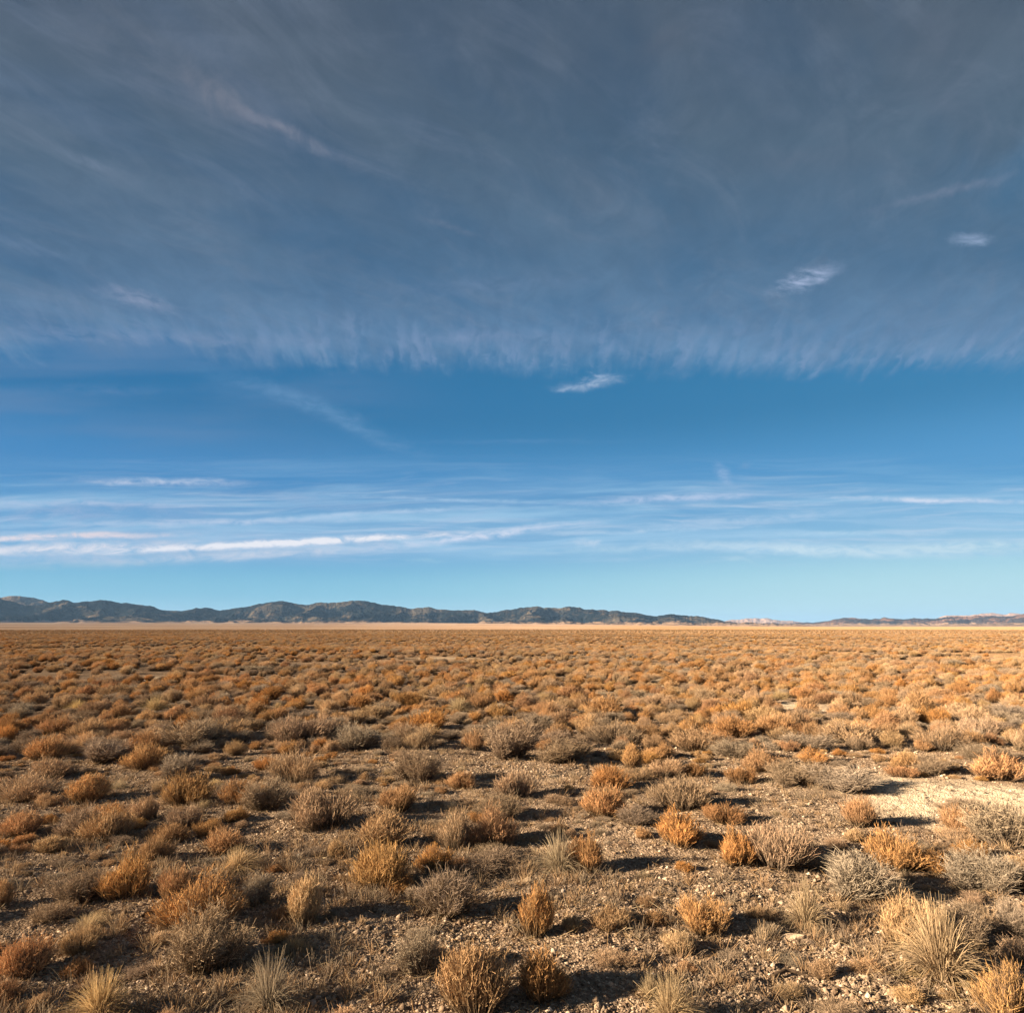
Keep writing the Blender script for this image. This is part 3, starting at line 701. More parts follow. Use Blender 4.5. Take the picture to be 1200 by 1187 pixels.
# ------------------------------------------------------------------ the nearest plants, one by one (photo px: x, foot y, width, height)
NEAR = [
 # bottom left
 (30,1142,58,42,'orange',0,'rounded orange brush shrub nearest the bottom left corner'),
 (96,1115,50,30,'tan',2,'low tan brush shrub right beside the rounded orange one near the bottom left corner'),
 (238,1142,106,56,'sage',0,'broad grey-brown twiggy mound in shade, largest shrub at lower left'),
 (117,1196,74,50,'grass',3,'spiky straw and orange bunchgrass cut by the bottom edge at lower left'),
 (315,1188,80,62,'wiry',0,'grey-straw wiry bunchgrass at the bottom edge, right of the broad grey mound'),
 (147,1052,56,48,'orange',1,'tall rounded orange brush shrub at left, in front of a smaller orange one'),
 (205,1053,40,36,'orange',4,'upright orange brush shrub just behind the widest orange clump at lower left'),
 (240,1085,96,54,'orange',2,'widest orange brush clump at lower left, behind the broad grey mound'),
 (302,1064,32,34,'pale',1,'small pale grey shrub touching the right end of the widest orange clump'),
 (362,1086,42,52,'tan',3,'thin see-through tan brush shrub standing alone right of the widest orange clump'),
 (277,1021,50,26,'grass',1,'low spiky straw tuft in front of two orange shrubs, left of centre'),
 (95,1060,58,34,'sage',1,'thin dull grey shrub left of the tall rounded orange one'),
 (-4,1064,28,32,'orange',3,'orange brush shrub cut by the left edge'),
 (263,1000,46,29,'orange',0,'rounded orange shrub directly behind the low spiky straw tuft'),
 (246,981,32,22,'orange',4,'small orange shrub behind the rounded orange one, left of centre'),
 (276,962,26,16,'orange',1,'tiny orange shrub at the foot of a grey shrub, left of centre'),
 (178,1009,42,28,'orange',2,None),(128,986,50,36,'tan',0,None),(126,966,44,24,'orange',4,None),(23,980,46,28,'orange',0,None),(88,987,42,35,'sage',3,None),
 (176,963,42,28,'tan',1,None),(217,971,38,27,'mixed',2,None),(390,1006,27,22,'tan',1,None),(378,972,74,45,'mixed',0,'wide orange and grey brush shrub left of centre, widest in its part of the picture'),
 (280,943,40,28,'orange',1,None),(312,953,52,36,'sage',2,None),(218,944,58,38,'orange',2,None),(97,941,44,33,'orange',3,None),(30,938,72,30,'mixed',3,None),
 (205,918,46,30,'pale',2,None),(62,911,46,24,'mixed',1,None),(172,902,44,30,'orange',4,None),(118,896,56,26,'sage',4,None),(57,891,50,28,'orange',0,None),
 (347,918,56,38,'mixed',4,None),(232,877,76,30,'sage',2,None),(350,871,72,32,'mixed',2,None),(65,861,42,22,'orange',2,None),(98,866,50,22,'mixed',1,None),
 (10,862,34,22,'orange',1,None),(265,862,44,20,'mixed',3,None),(135,862,22,16,'orange',3,None),(180,872,36,19,'tan',3,None),(270,846,44,17,'mixed',0,None),
 # centre
 (557,1194,92,78,'orange',3,'largest orange brush shrub, cut by the bottom edge at centre'),
 (637,1172,60,56,'rust',3,'upright orange-brown brush shrub near the bottom edge, right of the largest one'),
 (494,1148,56,46,'pale',0,'silver-grey frosted-looking rounded shrub left of the largest orange one'),
 (626,1098,38,54,'orange',3,'tall narrow fan-shaped orange shrub with a long shadow, lower centre'),
 (524,1077,62,48,'sage',4,'rounded grey-brown twiggy mound in lower centre'),
 (484,1058,17,18,'pale',2,'tiny whitish plant left of the rounded twiggy mound'),
 (446,1041,68,50,'orange',0,'large orange brush shrub left of the rounded twiggy mound'),
 (470,1045,36,25,'rust',1,'small rust shrub in front of the large orange one, lower centre'),
 (508,1021,42,28,'rust',2,'dark rust shrub in shade behind the rounded twiggy mound'),
 (537,1022,28,18,'rust',4,'tiny rust shrub right of the dark rust one in shade'),
 (576,1022,74,20,'sage',3,'low dark grey brush lying in shadow, centre'),
 (656,1024,54,45,'wiry',3,'pale bristly straw-grey clump touching an orange shrub on its right'),
 (689,1021,42,42,'orange',1,'bright orange shrub touching a pale bristly clump on its left'),
 (785,1200,64,52,'grass',1,'straw bunchgrass leaning right, cut by the bottom edge right of centre'),
 (762,1172,30,32,'wiry',1,'thin straw tuft just behind the leaning bunchgrass at the bottom edge'),
 (454,992,52,42,'tan',3,None),(467,950,46,28,'rust',0,None),(532,996,42,44,'mixed',1,None),(580,990,62,42,'orange',2,None),(590,962,50,28,'sage',1,None),
 (489,921,52,38,'sage',3,None),(540,925,30,21,'rust',1,'small bright rust-orange shrub right of a grey mound, centre'),(606,937,46,34,'mixed',4,None),(597,894,62,42,'sage',0,'tall brown twiggy mound at centre, dark on its right side'),(657,896,60,26,'sage',2,None),
 (419,882,44,29,'pale',1,None),(492,878,32,23,'tan',4,None),(737,903,27,31,'orange',3,'narrow upright egg-shaped orange shrub right of centre'),(773,890,32,18,'orange',1,None),(780,911,38,22,'tan',2,None),
 (716,926,46,28,'rust',4,None),(710,957,50,34,'orange',0,None),(800,948,56,35,'mixed',1,None),(796,993,46,40,'orange',1,None),(743,966,46,18,'sage',4,None),
 (750,914,40,15,'mixed',2,None),(722,872,60,26,'mixed',4,None),(812,910,32,17,'rust',2,None),(560,870,36,19,'mixed',4,None),(500,866,30,18,'tan',0,None),
 (395,864,36,22,'mixed',1,None),(435,846,38,20,'tan',2,None),(640,842,30,20,'orange',4,None),(710,842,46,26,'orange',1,None),(808,862,34,22,'orange',2,None),
 # right
 (1105,1152,96,84,'grass',3,'large yellow straw bunchgrass with long arching blades at lower right'),
 (1065,1112,62,58,'tan',2,'sparse tan brush shrub just left of the large yellow bunchgrass'),
 (1180,1196,76,62,'orange',2,'large orange brush shrub in the bottom right corner'),
 (1138,1112,52,42,'sage',1,'dull grey shrub behind and right of the large yellow bunchgrass'),
 (1192,1106,44,42,'pale',3,'pale grey shrub cut by the right edge above the bottom right corner'),
 (800,1196,34,34,'wiry',2,'sparse wiry straw tuft at the bottom edge between the leaning bunchgrass and bare gravel'),
 (825,1094,50,42,'rust',0,'orange-brown brush shrub with a long shadow on open gravel, right of centre'),
 (945,1088,62,50,'wiry',3,'sparse grey dead-looking clump on gravel, left of the tan shrub at lower right'),
 (995,1054,78,48,'pale',4,'wide grey twiggy shrub with dark hollows at right, largest of its colour there'),
 (1053,1061,56,30,'wiry',4,'thin grey wiry clump right of the wide grey shrub'),
 (1155,1051,70,46,'pale',1,'pale grey shrub left of an orange one at the right edge'),
 (1192,1042,38,30,'orange',4,'orange shrub cut by the right edge beside a pale grey one'),
 (862,1014,44,38,'orange',1,'orange shrub joined to a larger grey-orange one on its right'),
 (910,1017,78,48,'mixed',2,'large grey shrub with orange tips joined to an orange one on its left'),
 (1050,1018,64,42,'orange',2,'orange-tan brush shrub in front of a darker rust one at right'),
 (1097,1023,36,26,'rust',3,'dim rust shrub in shade right of the orange-tan brush shrub'),
 (1010,969,38,34,'orange',4,'ball-shaped orange shrub alone on gravel left of the pale bare patch'),
 (1128,978,46,32,'orange',0,None),(1182,1000,70,50,'pale',0,'wide pale grey shrub at the right edge below the pale bare patch'),(1122,952,46,16,'sage',3,'low grey twigs lying in front of the pale bare patch'),
 (850,964,46,22,'rust',2,None),(815,946,30,24,'tan',3,None),(895,905,50,27,'orange',2,None),(868,919,30,21,'rust',0,None),(930,921,72,25,'sage',0,None),
 (985,929,76,26,'pale',2,'wide low grey shrub at the left end of the pale bare patch'),(954,896,29,19,'orange',1,'small very bright orange ball-shaped shrub right of centre'),(1062,904,34,21,'rust',4,None),(1168,914,62,31,'orange',1,None),(1105,879,58,27,'mixed',3,None),
 (1090,908,60,20,'sage',2,None),(1195,880,40,24,'tan',1,None),(1000,872,60,26,'mixed',0,None),(1035,858,34,24,'orange',3,None),(910,862,44,24,'orange',0,None),(945,880,50,18,'pale',3,None),
 (865,890,50,20,'pale',4,None),(1075,836,34,26,'orange',3,None),(1140,850,40,22,'tan',0,None),(870,845,36,24,'orange',4,None),(985,843,30,18,'orange',2,None),(1150,893,44,20,'sage',1,None),
]
plants = []                            # dict per individual
for (px, py, w_, h_, kind, var, lab) in NEAR:
    fy_ = py - (0.14 * h_ if kind in ('sage', 'pale') else 0.07 * h_)
    x, y, z = ground_at(px, fy_)
    depth = project(x, y, z)[2]
    Wm = w_ / F * depth * 0.92; Hm = h_ / F * depth * (0.80 if kind in ('orange', 'rust', 'tan', 'mixed') and h_ / w_ < 1.2 else 0.88)
    plants.append(dict(x=x, y=y, w=Wm, h=Hm, kind=kind, var=var, lab=lab, px=px, py=py, near=True))

# the plants behind them, thrown like darts with a spacing that keeps mounds apart
def kind_for(x, y, g):
    n = float(fbm(np.array([x / 4.0]), np.array([y / 4.0]), 3, 55)[0])
    r = g.random()
    sagey = 0.16 + 0.9 * max(0, n) + (0.16 if y < 15 else 0)
    if r < sagey: return 'sage' if g.random() < .65 else 'pale'
    if r < sagey + 0.17: return 'mixed'
    if r < sagey + 0.36: return 'tan'
    if r < sagey + 0.48: return 'rust'
    if r > 0.985: return 'grass'
    return 'orange'

cell = {}
def ok(x, y, rad):
    cx_, cy_ = int(x // 1), int(y // 1)
    for a in (-1, 0, 1):
        for b in (-1, 0, 1):
            for (qx, qy, qr) in cell.get((cx_ + a, cy_ + b), ()):
                if (qx - x) ** 2 + (qy - y) ** 2 < (0.5 * (qr + rad)) ** 2 * 1.0: return False
    return True
def put(x, y, rad): cell.setdefault((int(x // 1), int(y // 1)), []).append((x, y, rad))
for p in plants: put(p['x'], p['y'], p['w'] * 0.75)
def in_pale(x, y):
    return any(((x - a) / c) ** 2 + ((y - b) / d) ** 2 < 0.8 for a, b, c, d in PALE)

gr = np.random.default_rng(42)
N_IND = 400
cand = []
tries = 0
ymax = 17.5
while tries < 29200:
    tries += 1
    near_zone = tries > 26000              # afterwards: small low plants in the gaps of the foreground
    if near_zone: y = 3.3 + 7.6 * gr.random() ** 0.8; x = gr.uniform(-0.80, 0.80) * y
    else: y = gr.uniform(9.3, 24.0); x = gr.uniform(-0.80, 0.80) * y
    px, py, _ = project(x, y, 0)
    if px < -60 or px > 1260: continue
    if not near_zone and py > 884: continue
    if near_zone: wd = float(np.clip(gr.lognormal(math.log(0.125), 0.38), 0.06, 0.26))
    else: wd = float(np.clip(gr.lognormal(math.log(0.315), 0.33), 0.15, 0.60))
    if in_pale(x, y) and y < 20: continue
    clump = float(fbm(np.array([x / 1.6]), np.array([y / 1.6]), 2, 91)[0])
    if clump < (0.0 if near_zone else -0.12) and gr.random() < (0.85 if near_zone else 0.75): continue
    rad_ = wd * (1.25 if near_zone else 1.22)
    if not ok(x, y, rad_): continue
    put(x, y, rad_)
    kind = kind_for(x, y, gr)
    if near_zone and kind == 'orange' and gr.random() < .6: kind = ['tan', 'mixed', 'sage'][int(gr.integers(3))]
    if near_zone and gr.random() < .10: kind = 'wiry'
    ar = gr.uniform(0.50, 0.78) if kind in ('orange', 'rust', 'tan') else gr.uniform(0.38, 0.58)
    if near_zone: ar *= 0.72
    cand.append(dict(x=x, y=y, w=wd, h=min(wd * ar, 0.26), kind=kind, var=int(gr.integers(5)), lab=None, near=False))
vis = []
for c in cand:
    px, py, dep = project(c['x'], c['y'], 0)
    c['px'], c['py'] = px, py
    c['size'] = c['w'] / dep * c['h'] / dep
    c['vis'] = -5 < px < 1205
inview = sorted([c for c in cand if c['vis']], key=lambda c: -c['size'])
ind = inview[:N_IND - len(plants)]
rest_near = [c for c in cand if c not in ind]
print('near', len(plants), 'cand', len(cand), 'individual', len(ind), 'rest', len(rest_near))
plants += ind

# ---------------- labels
KW = {'orange': 'orange brush shrub', 'rust': 'rust-brown brush shrub', 'tan': 'tan brush shrub', 'mixed': 'orange-tipped grey brush',
      'sage': 'grey-brown twiggy mound', 'pale': 'pale grey twiggy shrub', 'grass': 'straw bunchgrass', 'wiry': 'wiry straw bunchgrass'}
SHORT = {'orange': 'an orange one', 'rust': 'a rust one', 'tan': 'a tan one', 'mixed': 'an orange-tipped one', 'sage': 'a twiggy mound', 'pale': 'a pale one', 'grass': 'a straw tuft', 'wiry': 'a straw tuft'}
def shape_word(p):
    if p['kind'] in ('sage', 'pale') and p['w'] < .42: return 'small' if p['w'] < .26 else 'squat'
    r = p['h'] / p['w']
    if r > 0.95: return 'tall narrow'
    if r < 0.46: return 'low'
    if p['w'] > 0.52: return 'broad'
    if p['w'] < 0.30: return 'small'
    return 'rounded'
def zone(p):
    x = p['px']
    names = ['left edge', 'far left', 'left', 'left of centre', 'centre', 'right of centre', 'right', 'far right', 'right edge']
    lim = [50, 180, 330, 480, 660, 820, 980, 1130]
    for l, nme in zip(lim, names):
        if x < l: return nme
    return names[-1]
def band(p):
    y = p['py']
    for l, nme in [(790, 'far rows'), (805, 'distant rows'), (818, 'middle distance'), (832, 'middle rows'), (850, 'mid-field'), (880, 'nearer middle'), (925, 'near foreground'), (970, 'upper foreground')]:
        if y < l: return nme
    return 'foreground'
def relation(p):
    best = None; bd = 1e9
    for q in plants:
        if q is p: continue
        d = math.hypot((q['x'] - p['x']), (q['y'] - p['y']))
        if d < bd: bd, best = d, q
    dxp = best['px'] - p['px']; dyp = best['y'] - p['y']
    if abs(dxp) > 12: return ('left of ' if dxp > 0 else 'right of ') + SHORT[best['kind']]
    return ('in front of ' if dyp > 0 else 'behind ') + SHORT[best['kind']]
def words(s): return len(s.replace('-', ' ').split())
RENAME = {}
for p in plants:
    if not p['lab']:
        p['auto'] = '%s %s %s, %s, %s' % (shape_word(p), KW[p['kind']], relation(p), zone(p), band(p))
        p['lab'] = p['auto']
ordw = ['first', 'second', 'third', 'fourth', 'fifth', 'sixth', 'seventh', 'eighth', 'ninth', 'tenth', 'eleventh', 'twelfth']
same = {}
for p in plants: same.setdefault(p['lab'], []).append(p)
for lab, ps in same.items():
    if len(ps) > 1:
        ps.sort(key=lambda q: q['px'])
        short = lab
        for k, q in enumerate(ps):
            q['lab'] = short + ', ' + ('leftmost' if k == 0 else 'rightmost' if k == len(ps) - 1 else ordw[k] + ' from left')
allab = [p['lab'] for p in plants]
for l in sorted(allab, key=lambda l: -words(l))[:6]: print('  ', words(l), l)
print('labels', len(allab), 'unique', len(set(allab)), 'maxwords', max(words(l) for l in allab))

GROUP = {'brush_shrub': 'dry brush shrubs scattered over the desert', 'twiggy_shrub': 'grey-brown twiggy mounds on the desert',
         'pale_shrub': 'pale grey shrubs on the desert', 'bunchgrass': 'straw bunchgrass clumps on the desert'}
for p in plants:
    nm, lo_, up_ = KINDS[p['kind']]
    z = float(ground_h(np.array([p['x']]), np.array([p['y']]), False)[0]) - 0.012
    rot = gr.uniform(0, 2 * math.pi)
    if p['kind'] == 'grass' and p['near']: rot = gr.uniform(-0.5, 0.3)
    sq = gr.uniform(0.85, 1.1)
    if p['near']:
        o = bpy.data.objects.new(nm, None); COL.objects.link(o)
        o.empty_display_size = 0.1
        a, b = part_meshes(p['kind'], p['var'])
        for nme, me in ((lo_, a), (up_, b)):
            c = bpy.data.objects.new(nme, me); COL.objects.link(c); c.parent = o
    else:
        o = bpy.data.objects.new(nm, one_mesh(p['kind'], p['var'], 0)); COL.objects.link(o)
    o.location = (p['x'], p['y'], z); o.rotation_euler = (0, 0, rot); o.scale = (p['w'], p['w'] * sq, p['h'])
    tag(o, p['lab'], 'grass clump' if nm == 'bunchgrass' else 'shrub', GROUP[nm])

# ------------------------------------------------------------------ the shrubland beyond (uncountable): real meshes instanced on points
def scatter(name, pts, rots, scls, idx, coll, label):
    me = bpy.data.meshes.new(name)
    me.vertices.add(len(pts)); me.vertices.foreach_set('co', np.asarray(pts, np.float32).ravel())
    for an, ty, arr in (('rot', 'FLOAT', rots), ('idx', 'INT', idx)):
        at = me.attributes.new(an, ty, 'POINT'); at.data.foreach_set('value', np.asarray(arr, np.float32 if ty == 'FLOAT' else np.int32))
    at = me.attributes.new('scl', 'FLOAT_VECTOR', 'POINT'); at.data.foreach_set('vector', np.asarray(scls, np.float32).ravel())
    o = link(name, me)
    ng = bpy.data.node_groups.new(name, 'GeometryNodeTree')
    ng.interface.new_socket('Geometry', in_out='INPUT', socket_type='NodeSocketGeometry')
    ng.interface.new_socket('Geometry', in_out='OUTPUT', socket_type='NodeSocketGeometry')
    N, L = ng.nodes, ng.links
    gi = N.new('NodeGroupInput'); go = N.new('NodeGroupOutput')
    ci = N.new('GeometryNodeCollectionInfo'); ci.inputs[0].default_value = coll
    ci.inputs['Separate Children'].default_value = True; ci.inputs['Reset Children'].default_value = True
    ip = N.new('GeometryNodeInstanceOnPoints')
    def attr(nm_, ty):
        a = N.new('GeometryNodeInputNamedAttribute'); a.data_type = ty; a.inputs[0].default_value = nm_; return a.outputs[0]
    cx = N.new('ShaderNodeCombineXYZ'); L.new(attr('rot', 'FLOAT'), cx.inputs[2])
    L.new(gi.outputs[0], ip.inputs['Points']); L.new(ci.outputs[0], ip.inputs['Instance'])
    ip.inputs['Pick Instance'].default_value = True
    L.new(attr('idx', 'INT'), ip.inputs['Instance Index'])
    L.new(cx.outputs[0], ip.inputs['Rotation']); L.new(attr('scl', 'FLOAT_VECTOR'), ip.inputs['Scale'])
    L.new(ip.outputs[0], go.inputs[0])
    md = o.modifiers.new('scatter', 'NODES'); md.node_group = ng
    tag(o, label, None, None, 'stuff')
    return o

def lod_coll(name, lod, kinds):
    c = bpy.data.collections.new(name)          # holds the meshes that are scattered; itself not in the scene
    lst = []
    for k in kinds:
        for i in range(3):
            o = bpy.data.objects.new('%s_%s_%d' % (name, k, i), one_mesh(k, i, lod)); lst.append(o)
    lst.sort(key=lambda o: o.name)
    for o in lst: c.objects.link(o)
    return c, {k: [n for n, o in enumerate(lst) if ('_%s_' % k) in o.name] for k in kinds}

ALLK = ['orange', 'rust', 'tan', 'mixed', 'sage', 'pale', 'grass', 'wiry']
def scatter_plants(name, lst, lod, label):
    coll, mp = lod_coll(name, lod, ALLK)
    pts = np.array([[p['x'], p['y'], 0] for p in lst], float)
    pts[:, 2] = ground_h(pts[:, 0], pts[:, 1], False) - 0.012
    scl = np.array([[p['w'], p['w'], p['h']] for p in lst])
    idx = [mp[p['kind']][p['var'] % 3] for p in lst]
    scatter(name, pts, np.array([gr.uniform(0, 6.28) for _ in lst]), scl, idx, coll, label)

def field(r0, r1, dens, seed, wide=0.92):
    g = np.random.default_rng(seed)
    a_max = math.radians(46)
    st_ = 1 / math.sqrt(dens)
    yy_ = np.arange(r0 * 0.6, r1, st_ * 0.87); xx_ = np.arange(-r1 * .75, r1 * .75, st_)
    X, Y = np.meshgrid(xx_, yy_); X = X + (np.arange(len(yy_))[:, None] % 2) * st_ * 0.5
    X = X + g.uniform(-.40, .40, X.shape) * st_; Y = Y + g.uniform(-.40, .40, Y.shape) * st_
    x = X.ravel(); y = Y.ravel(); r = np.hypot(x, y); a = np.arctan2(x, y)
    m_ = (r > r0) & (r < r1) & (np.abs(a) < a_max)
    x, y = x[m_], y[m_]; n = len(x)
    cl = fbm(x / 2.2, y / 2.2, 3, 91)
    cl2 = fbm(x / 14, y / 20, 2, 17)
    keep = g.random(n) < np.clip(0.72 + 2.2 * cl + 2.0 * cl2, 0.04, 1)
    x, y = x[keep], y[keep]; n = len(x)
    ns = fbm(x / 5, y / 7, 3, 55) + 0.5 * fbm(x / 30, y / 40, 2, 56)
    rr_ = g.random(n)
    w_ = np.clip(g.lognormal(math.log(0.325), 0.34, n), 0.15, 0.66)
    out = []
    sg = 0.13 + 0.7 * np.clip(ns, 0, 1)
    kinds = np.where(rr_ < sg * .65, 'sage', np.where(rr_ < sg, 'pale', np.where(rr_ < sg + .17, 'mixed', np.where(rr_ < sg + .42, 'tan', np.where(rr_ < sg + .52, 'rust', 'orange')))))
    ar = np.where((kinds == 'sage') | (kinds == 'pale'), g.uniform(.42, .58, n), g.uniform(.50, .74, n))
    for k in range(n):
        if 0 < y[k] < 60 and in_pale(x[k], y[k]) and g.random() < .8: continue
        out.append(dict(x=x[k], y=y[k], w=w_[k], h=min(w_[k] * ar[k], .25), kind=str(kinds[k]), var=int(k % 3)))
    return out
mid = []
for p in field(24.0, 62, 2.35, 5):
    mid.append(p)
# fill the corners the darts did not reach
scatter_plants('shrubland', [p for p in rest_near] + [p for p in mid if p['y'] >= 23.9 or abs(p['x']) > 0.8 * p['y']], 0, 'unbroken cover of dry orange and grey shrubs in the middle distance')
scatter_plants('far_shrubland', field(62, 190, 1.15, 6), 1, 'far cover of small orange-brown shrubs towards the horizon')
scatter_plants('farthest_shrubland', field(190, 480, 0.18, 7), 2, 'thin dark line of shrubs where the plain meets the pale basin floor')

# ------------------------------------------------------------------ gravel, clods and litter on the near ground
mgv, n, out = material('stone')
a_ = n.new('ShaderNodeAttribute', attribute_name='tone')
gp = n.new('ShaderNodeNewGeometry')
d_ = n.new('ShaderNodeBsdfDiffuse'); d_.inputs['Roughness'].default_value = 1.0
n.l.new(n.mix(n.ss(n.noise(gp.outputs['Position'], 120.0, 3, .6), .35, .7), a_.outputs['Color'], n.mix(1.0, a_.outputs['Color'], (.68, .66, .64), 'MULTIPLY')), d_.inputs[0])
n.l.new(d_.outputs[0], out.inputs[0])

def in_pale_np(x, y):
    r = np.zeros(len(x), bool)
    for a, b, c, d in PALE: r |= ((x - a) / c) ** 2 + ((y - b) / d) ** 2 < 1.0
    return r
OCT = np.array([[1, 0, 0], [-1, 0, 0], [0, 1, 0], [0, -1, 0], [0, 0, 1], [0, 0, -1]], float)
OT = np.array([[0, 2, 4], [2, 1, 4], [1, 3, 4], [3, 0, 4], [2, 0, 5], [1, 2, 5], [3, 1, 5], [0, 3, 5]])
def stones(n, r0, r1, smin, smax, seed, power=2.2):
    g = np.random.default_rng(seed)
    a_max = math.radians(44)
    u = g.random(n); r = r0 * (r1 / r0) ** u
    a = g.uniform(-a_max, a_max, n)
    x = r * np.sin(a); y = r * np.cos(a)
    k = g.random(n) < np.clip(0.75 + 1.8 * fbm(x / .5, y / .5, 3, 71), 0.1, 1) * np.where(in_pale_np(x, y), .12, 1)
    x, y = x[k], y[k]; n = len(x)
    s = smin * (1 - g.random(n)) ** (-1 / power); s = np.minimum(s, smax)
    z = ground_h(x, y) + s * 0.10
    V = OCT[None] * g.uniform(0.55, 1.15, (n, 6, 1)) + g.normal(0, .16, (n, 6, 3))
    V = V * s[:, None, None] * np.stack([g.uniform(.7, 1.35, n), g.uniform(.7, 1.35, n), g.uniform(.45, .95, n)], 1)[:, None, :]
    t = g.uniform(0, 6.28, n); c, sn = np.cos(t)[:, None], np.sin(t)[:, None]
    X = V[..., 0] * c - V[..., 1] * sn; Y = V[..., 0] * sn + V[..., 1] * c
    V = np.stack([X + x[:, None], Y + y[:, None], V[..., 2] + z[:, None]], -1)
    T = (OT[None] + (np.arange(n) * 6)[:, None, None])
    pal = np.array([(0.34, .245, .17), (.23, .16, .11), (.50, .38, .275), (.70, .57, .44), (.13, .09, .06), (.40, .31, .23)])  # varied stone tones; cream and near-black ones paint in highlights and shadows
    ci = g.choice(6, n, p=[.27, .22, .22, .08, .10, .11])
    C = pal[ci] * g.uniform(.75, 1.2, (n, 1))
    return V.reshape(-1, 3), T.reshape(-1, 3), np.repeat(C, 6, 0)
A = [stones(210000, 3.0, 10, .0036, .013, 1, 2.6), stones(60000, 8.5, 20, .008, .022, 2), stones(13000, 3.0, 12, .010, .024, 3)]
VV, TT, CC, nn = [], [], [], 0
for a, b, c in A:
    VV.append(a); TT.append(b + nn); CC.append(c); nn += len(a)
gv = link('gravel', mesh_np('gravel', np.vstack(VV), None, np.vstack(TT), np.vstack(CC)), mgv)
tag(gv, 'brown gravel and clods strewn between the nearest shrubs', None, None, 'stuff')

def litter(n, r0, r1, seed):
    g = np.random.default_rng(seed)
    a_max = math.radians(44)
    r = r0 * (r1 / r0) ** g.random(n); a = g.uniform(-a_max, a_max, n)
    x = r * np.sin(a); y = r * np.cos(a)
    k = g.random(n) < np.clip(0.45 + 2.5 * fbm(x / .9, y / .9, 3, 171), 0.04, 1)
    x, y = x[k], y[k]
    # more straw under and round each of the nearest plants
    ex, ey = [], []
    for p in plants:
        if p['near']:
            m = int(120 + 260 * p['w'])
            t = g.uniform(0, 6.28, m); q = np.abs(g.normal(0, .5, m)) * p['w']
            ex.append(p['x'] + q * np.cos(t)); ey.append(p['y'] + q * np.sin(t))
    x = np.concatenate([x] + ex); y = np.concatenate([y] + ey); n = len(x)
    z = ground_h(x, y) + .004
    L = g.uniform(.02, .085, n); t = g.uniform(0, 6.28, n)
    P0 = np.stack([x, y, z], 1)
    up = np.abs(g.normal(0, .35, n))
    P2 = P0 + np.stack([np.cos(t) * L, np.sin(t) * L, up * L], 1)
    P1 = (P0 + P2) / 2 + g.normal(0, .006, (n, 3)); P1[:, 2] = np.maximum(P1[:, 2], z + .004)
    pal = np.array([(.42, .30, .18), (.24, .18, .13), (.32, .19, .09), (.13, .09, .065), (.50, .40, .27)])
    C = pal[g.choice(5, n, p=[.3, .28, .2, .14, .08])] * g.uniform(.75, 1.2, (n, 1))
    wd = g.uniform(.0018, .0042, n)
    return ribbons(P0, P1, P2, wd, wd * .6, C, C, 2, g)
v_, q_, c_ = litter(52000, 3.0, 16, 8)
lt = link('plant_litter', mesh_np('plant_litter', v_, q_, None, c_), pg)
tag(lt, 'straw and twig litter lying on the gravel', None, None, 'stuff')

# sparse low ground cover: little dry tufts between the shrubs
def cover(n, r0, r1, seed):
    g = np.random.default_rng(seed)
    a_max = math.radians(44)
    r = r0 * (r1 / r0) ** g.random(n); a = g.uniform(-a_max, a_max, n)
    x = r * np.sin(a); y = r * np.cos(a)
    k = (g.random(n) < np.clip(0.35 + 3.0 * fbm(x / 1.1, y / 1.1, 3, 271), 0.0, 1)) & ~in_pale_np(x, y)
    x, y = x[k], y[k]; m = len(x); per = 26
    sz = g.uniform(.025, .09, m) 
    col = np.array([(.28, .205, .135), (.40, .26, .14), (.22, .155, .105), (.34, .20, .10)])[g.choice(4, m)]
    X = np.repeat(x, per); Y = np.repeat(y, per); S = np.repeat(sz, per); Cc = np.repeat(col, per, 0) * g.uniform(.7, 1.25, (m * per, 1))
    Z = np.repeat(ground_h(x, y), per) - .004
    n = m * per
    t = g.uniform(0, 6.28, n); o_ = g.random(n)
    P0 = np.stack([X + np.cos(t) * S * .35 * o_, Y + np.sin(t) * S * .35 * o_, Z], 1)
    P2 = P0 + np.stack([np.cos(t) * S * o_ * .9, np.sin(t) * S * o_ * .9, S * g.uniform(.5, 1.1, n)], 1)
    P1 = (P0 + P2) / 2 + g.normal(0, 1, (n, 3)) * S[:, None] * .12
    return ribbons(P0, P1, P2, np.full(n, .0026), np.full(n, .0014), Cc * .7, Cc, 2, g)
v_, q_, c_ = cover(13000, 3.0, 20, 12)
cv = link('low_ground_cover', mesh_np('low_ground_cover', v_, q_, None, c_), pm)
tag(cv, 'sparse low dry tufts growing between the shrubs', None, None, 'stuff')

# ------------------------------------------------------------------ the few rocks and the dead wood one can pick out
import bmesh
def rock_mesh(seed, col):
    g = random.Random(seed)
    bm = bmesh.new(); bmesh.ops.create_icosphere(bm, subdivisions=2, radius=1)
    off = [g.uniform(-5, 5) for _ in range(3)]
    from mathutils import noise
    cuts = [Vector((g.gauss(0, 1), g.gauss(0, 1), g.gauss(0, 1))).normalized() for _ in range(7)]
    for v1 in bm.verts:
        for c in cuts:
            dd = v1.co.dot(c) - 0.62
            if dd > 0: v1.co -= c * dd * 0.9
        v1.co *= 1 + 0.16 * noise.noise(v1.co * 1.7 + Vector(off))
    me = bpy.data.meshes.new('rock'); bm.to_mesh(me); bm.free()
    a = me.color_attributes.new('tone', 'FLOAT_COLOR', 'POINT')
    for d in a.data: d.color = (*col, 1)
    me.materials.append(mgv)
    return me
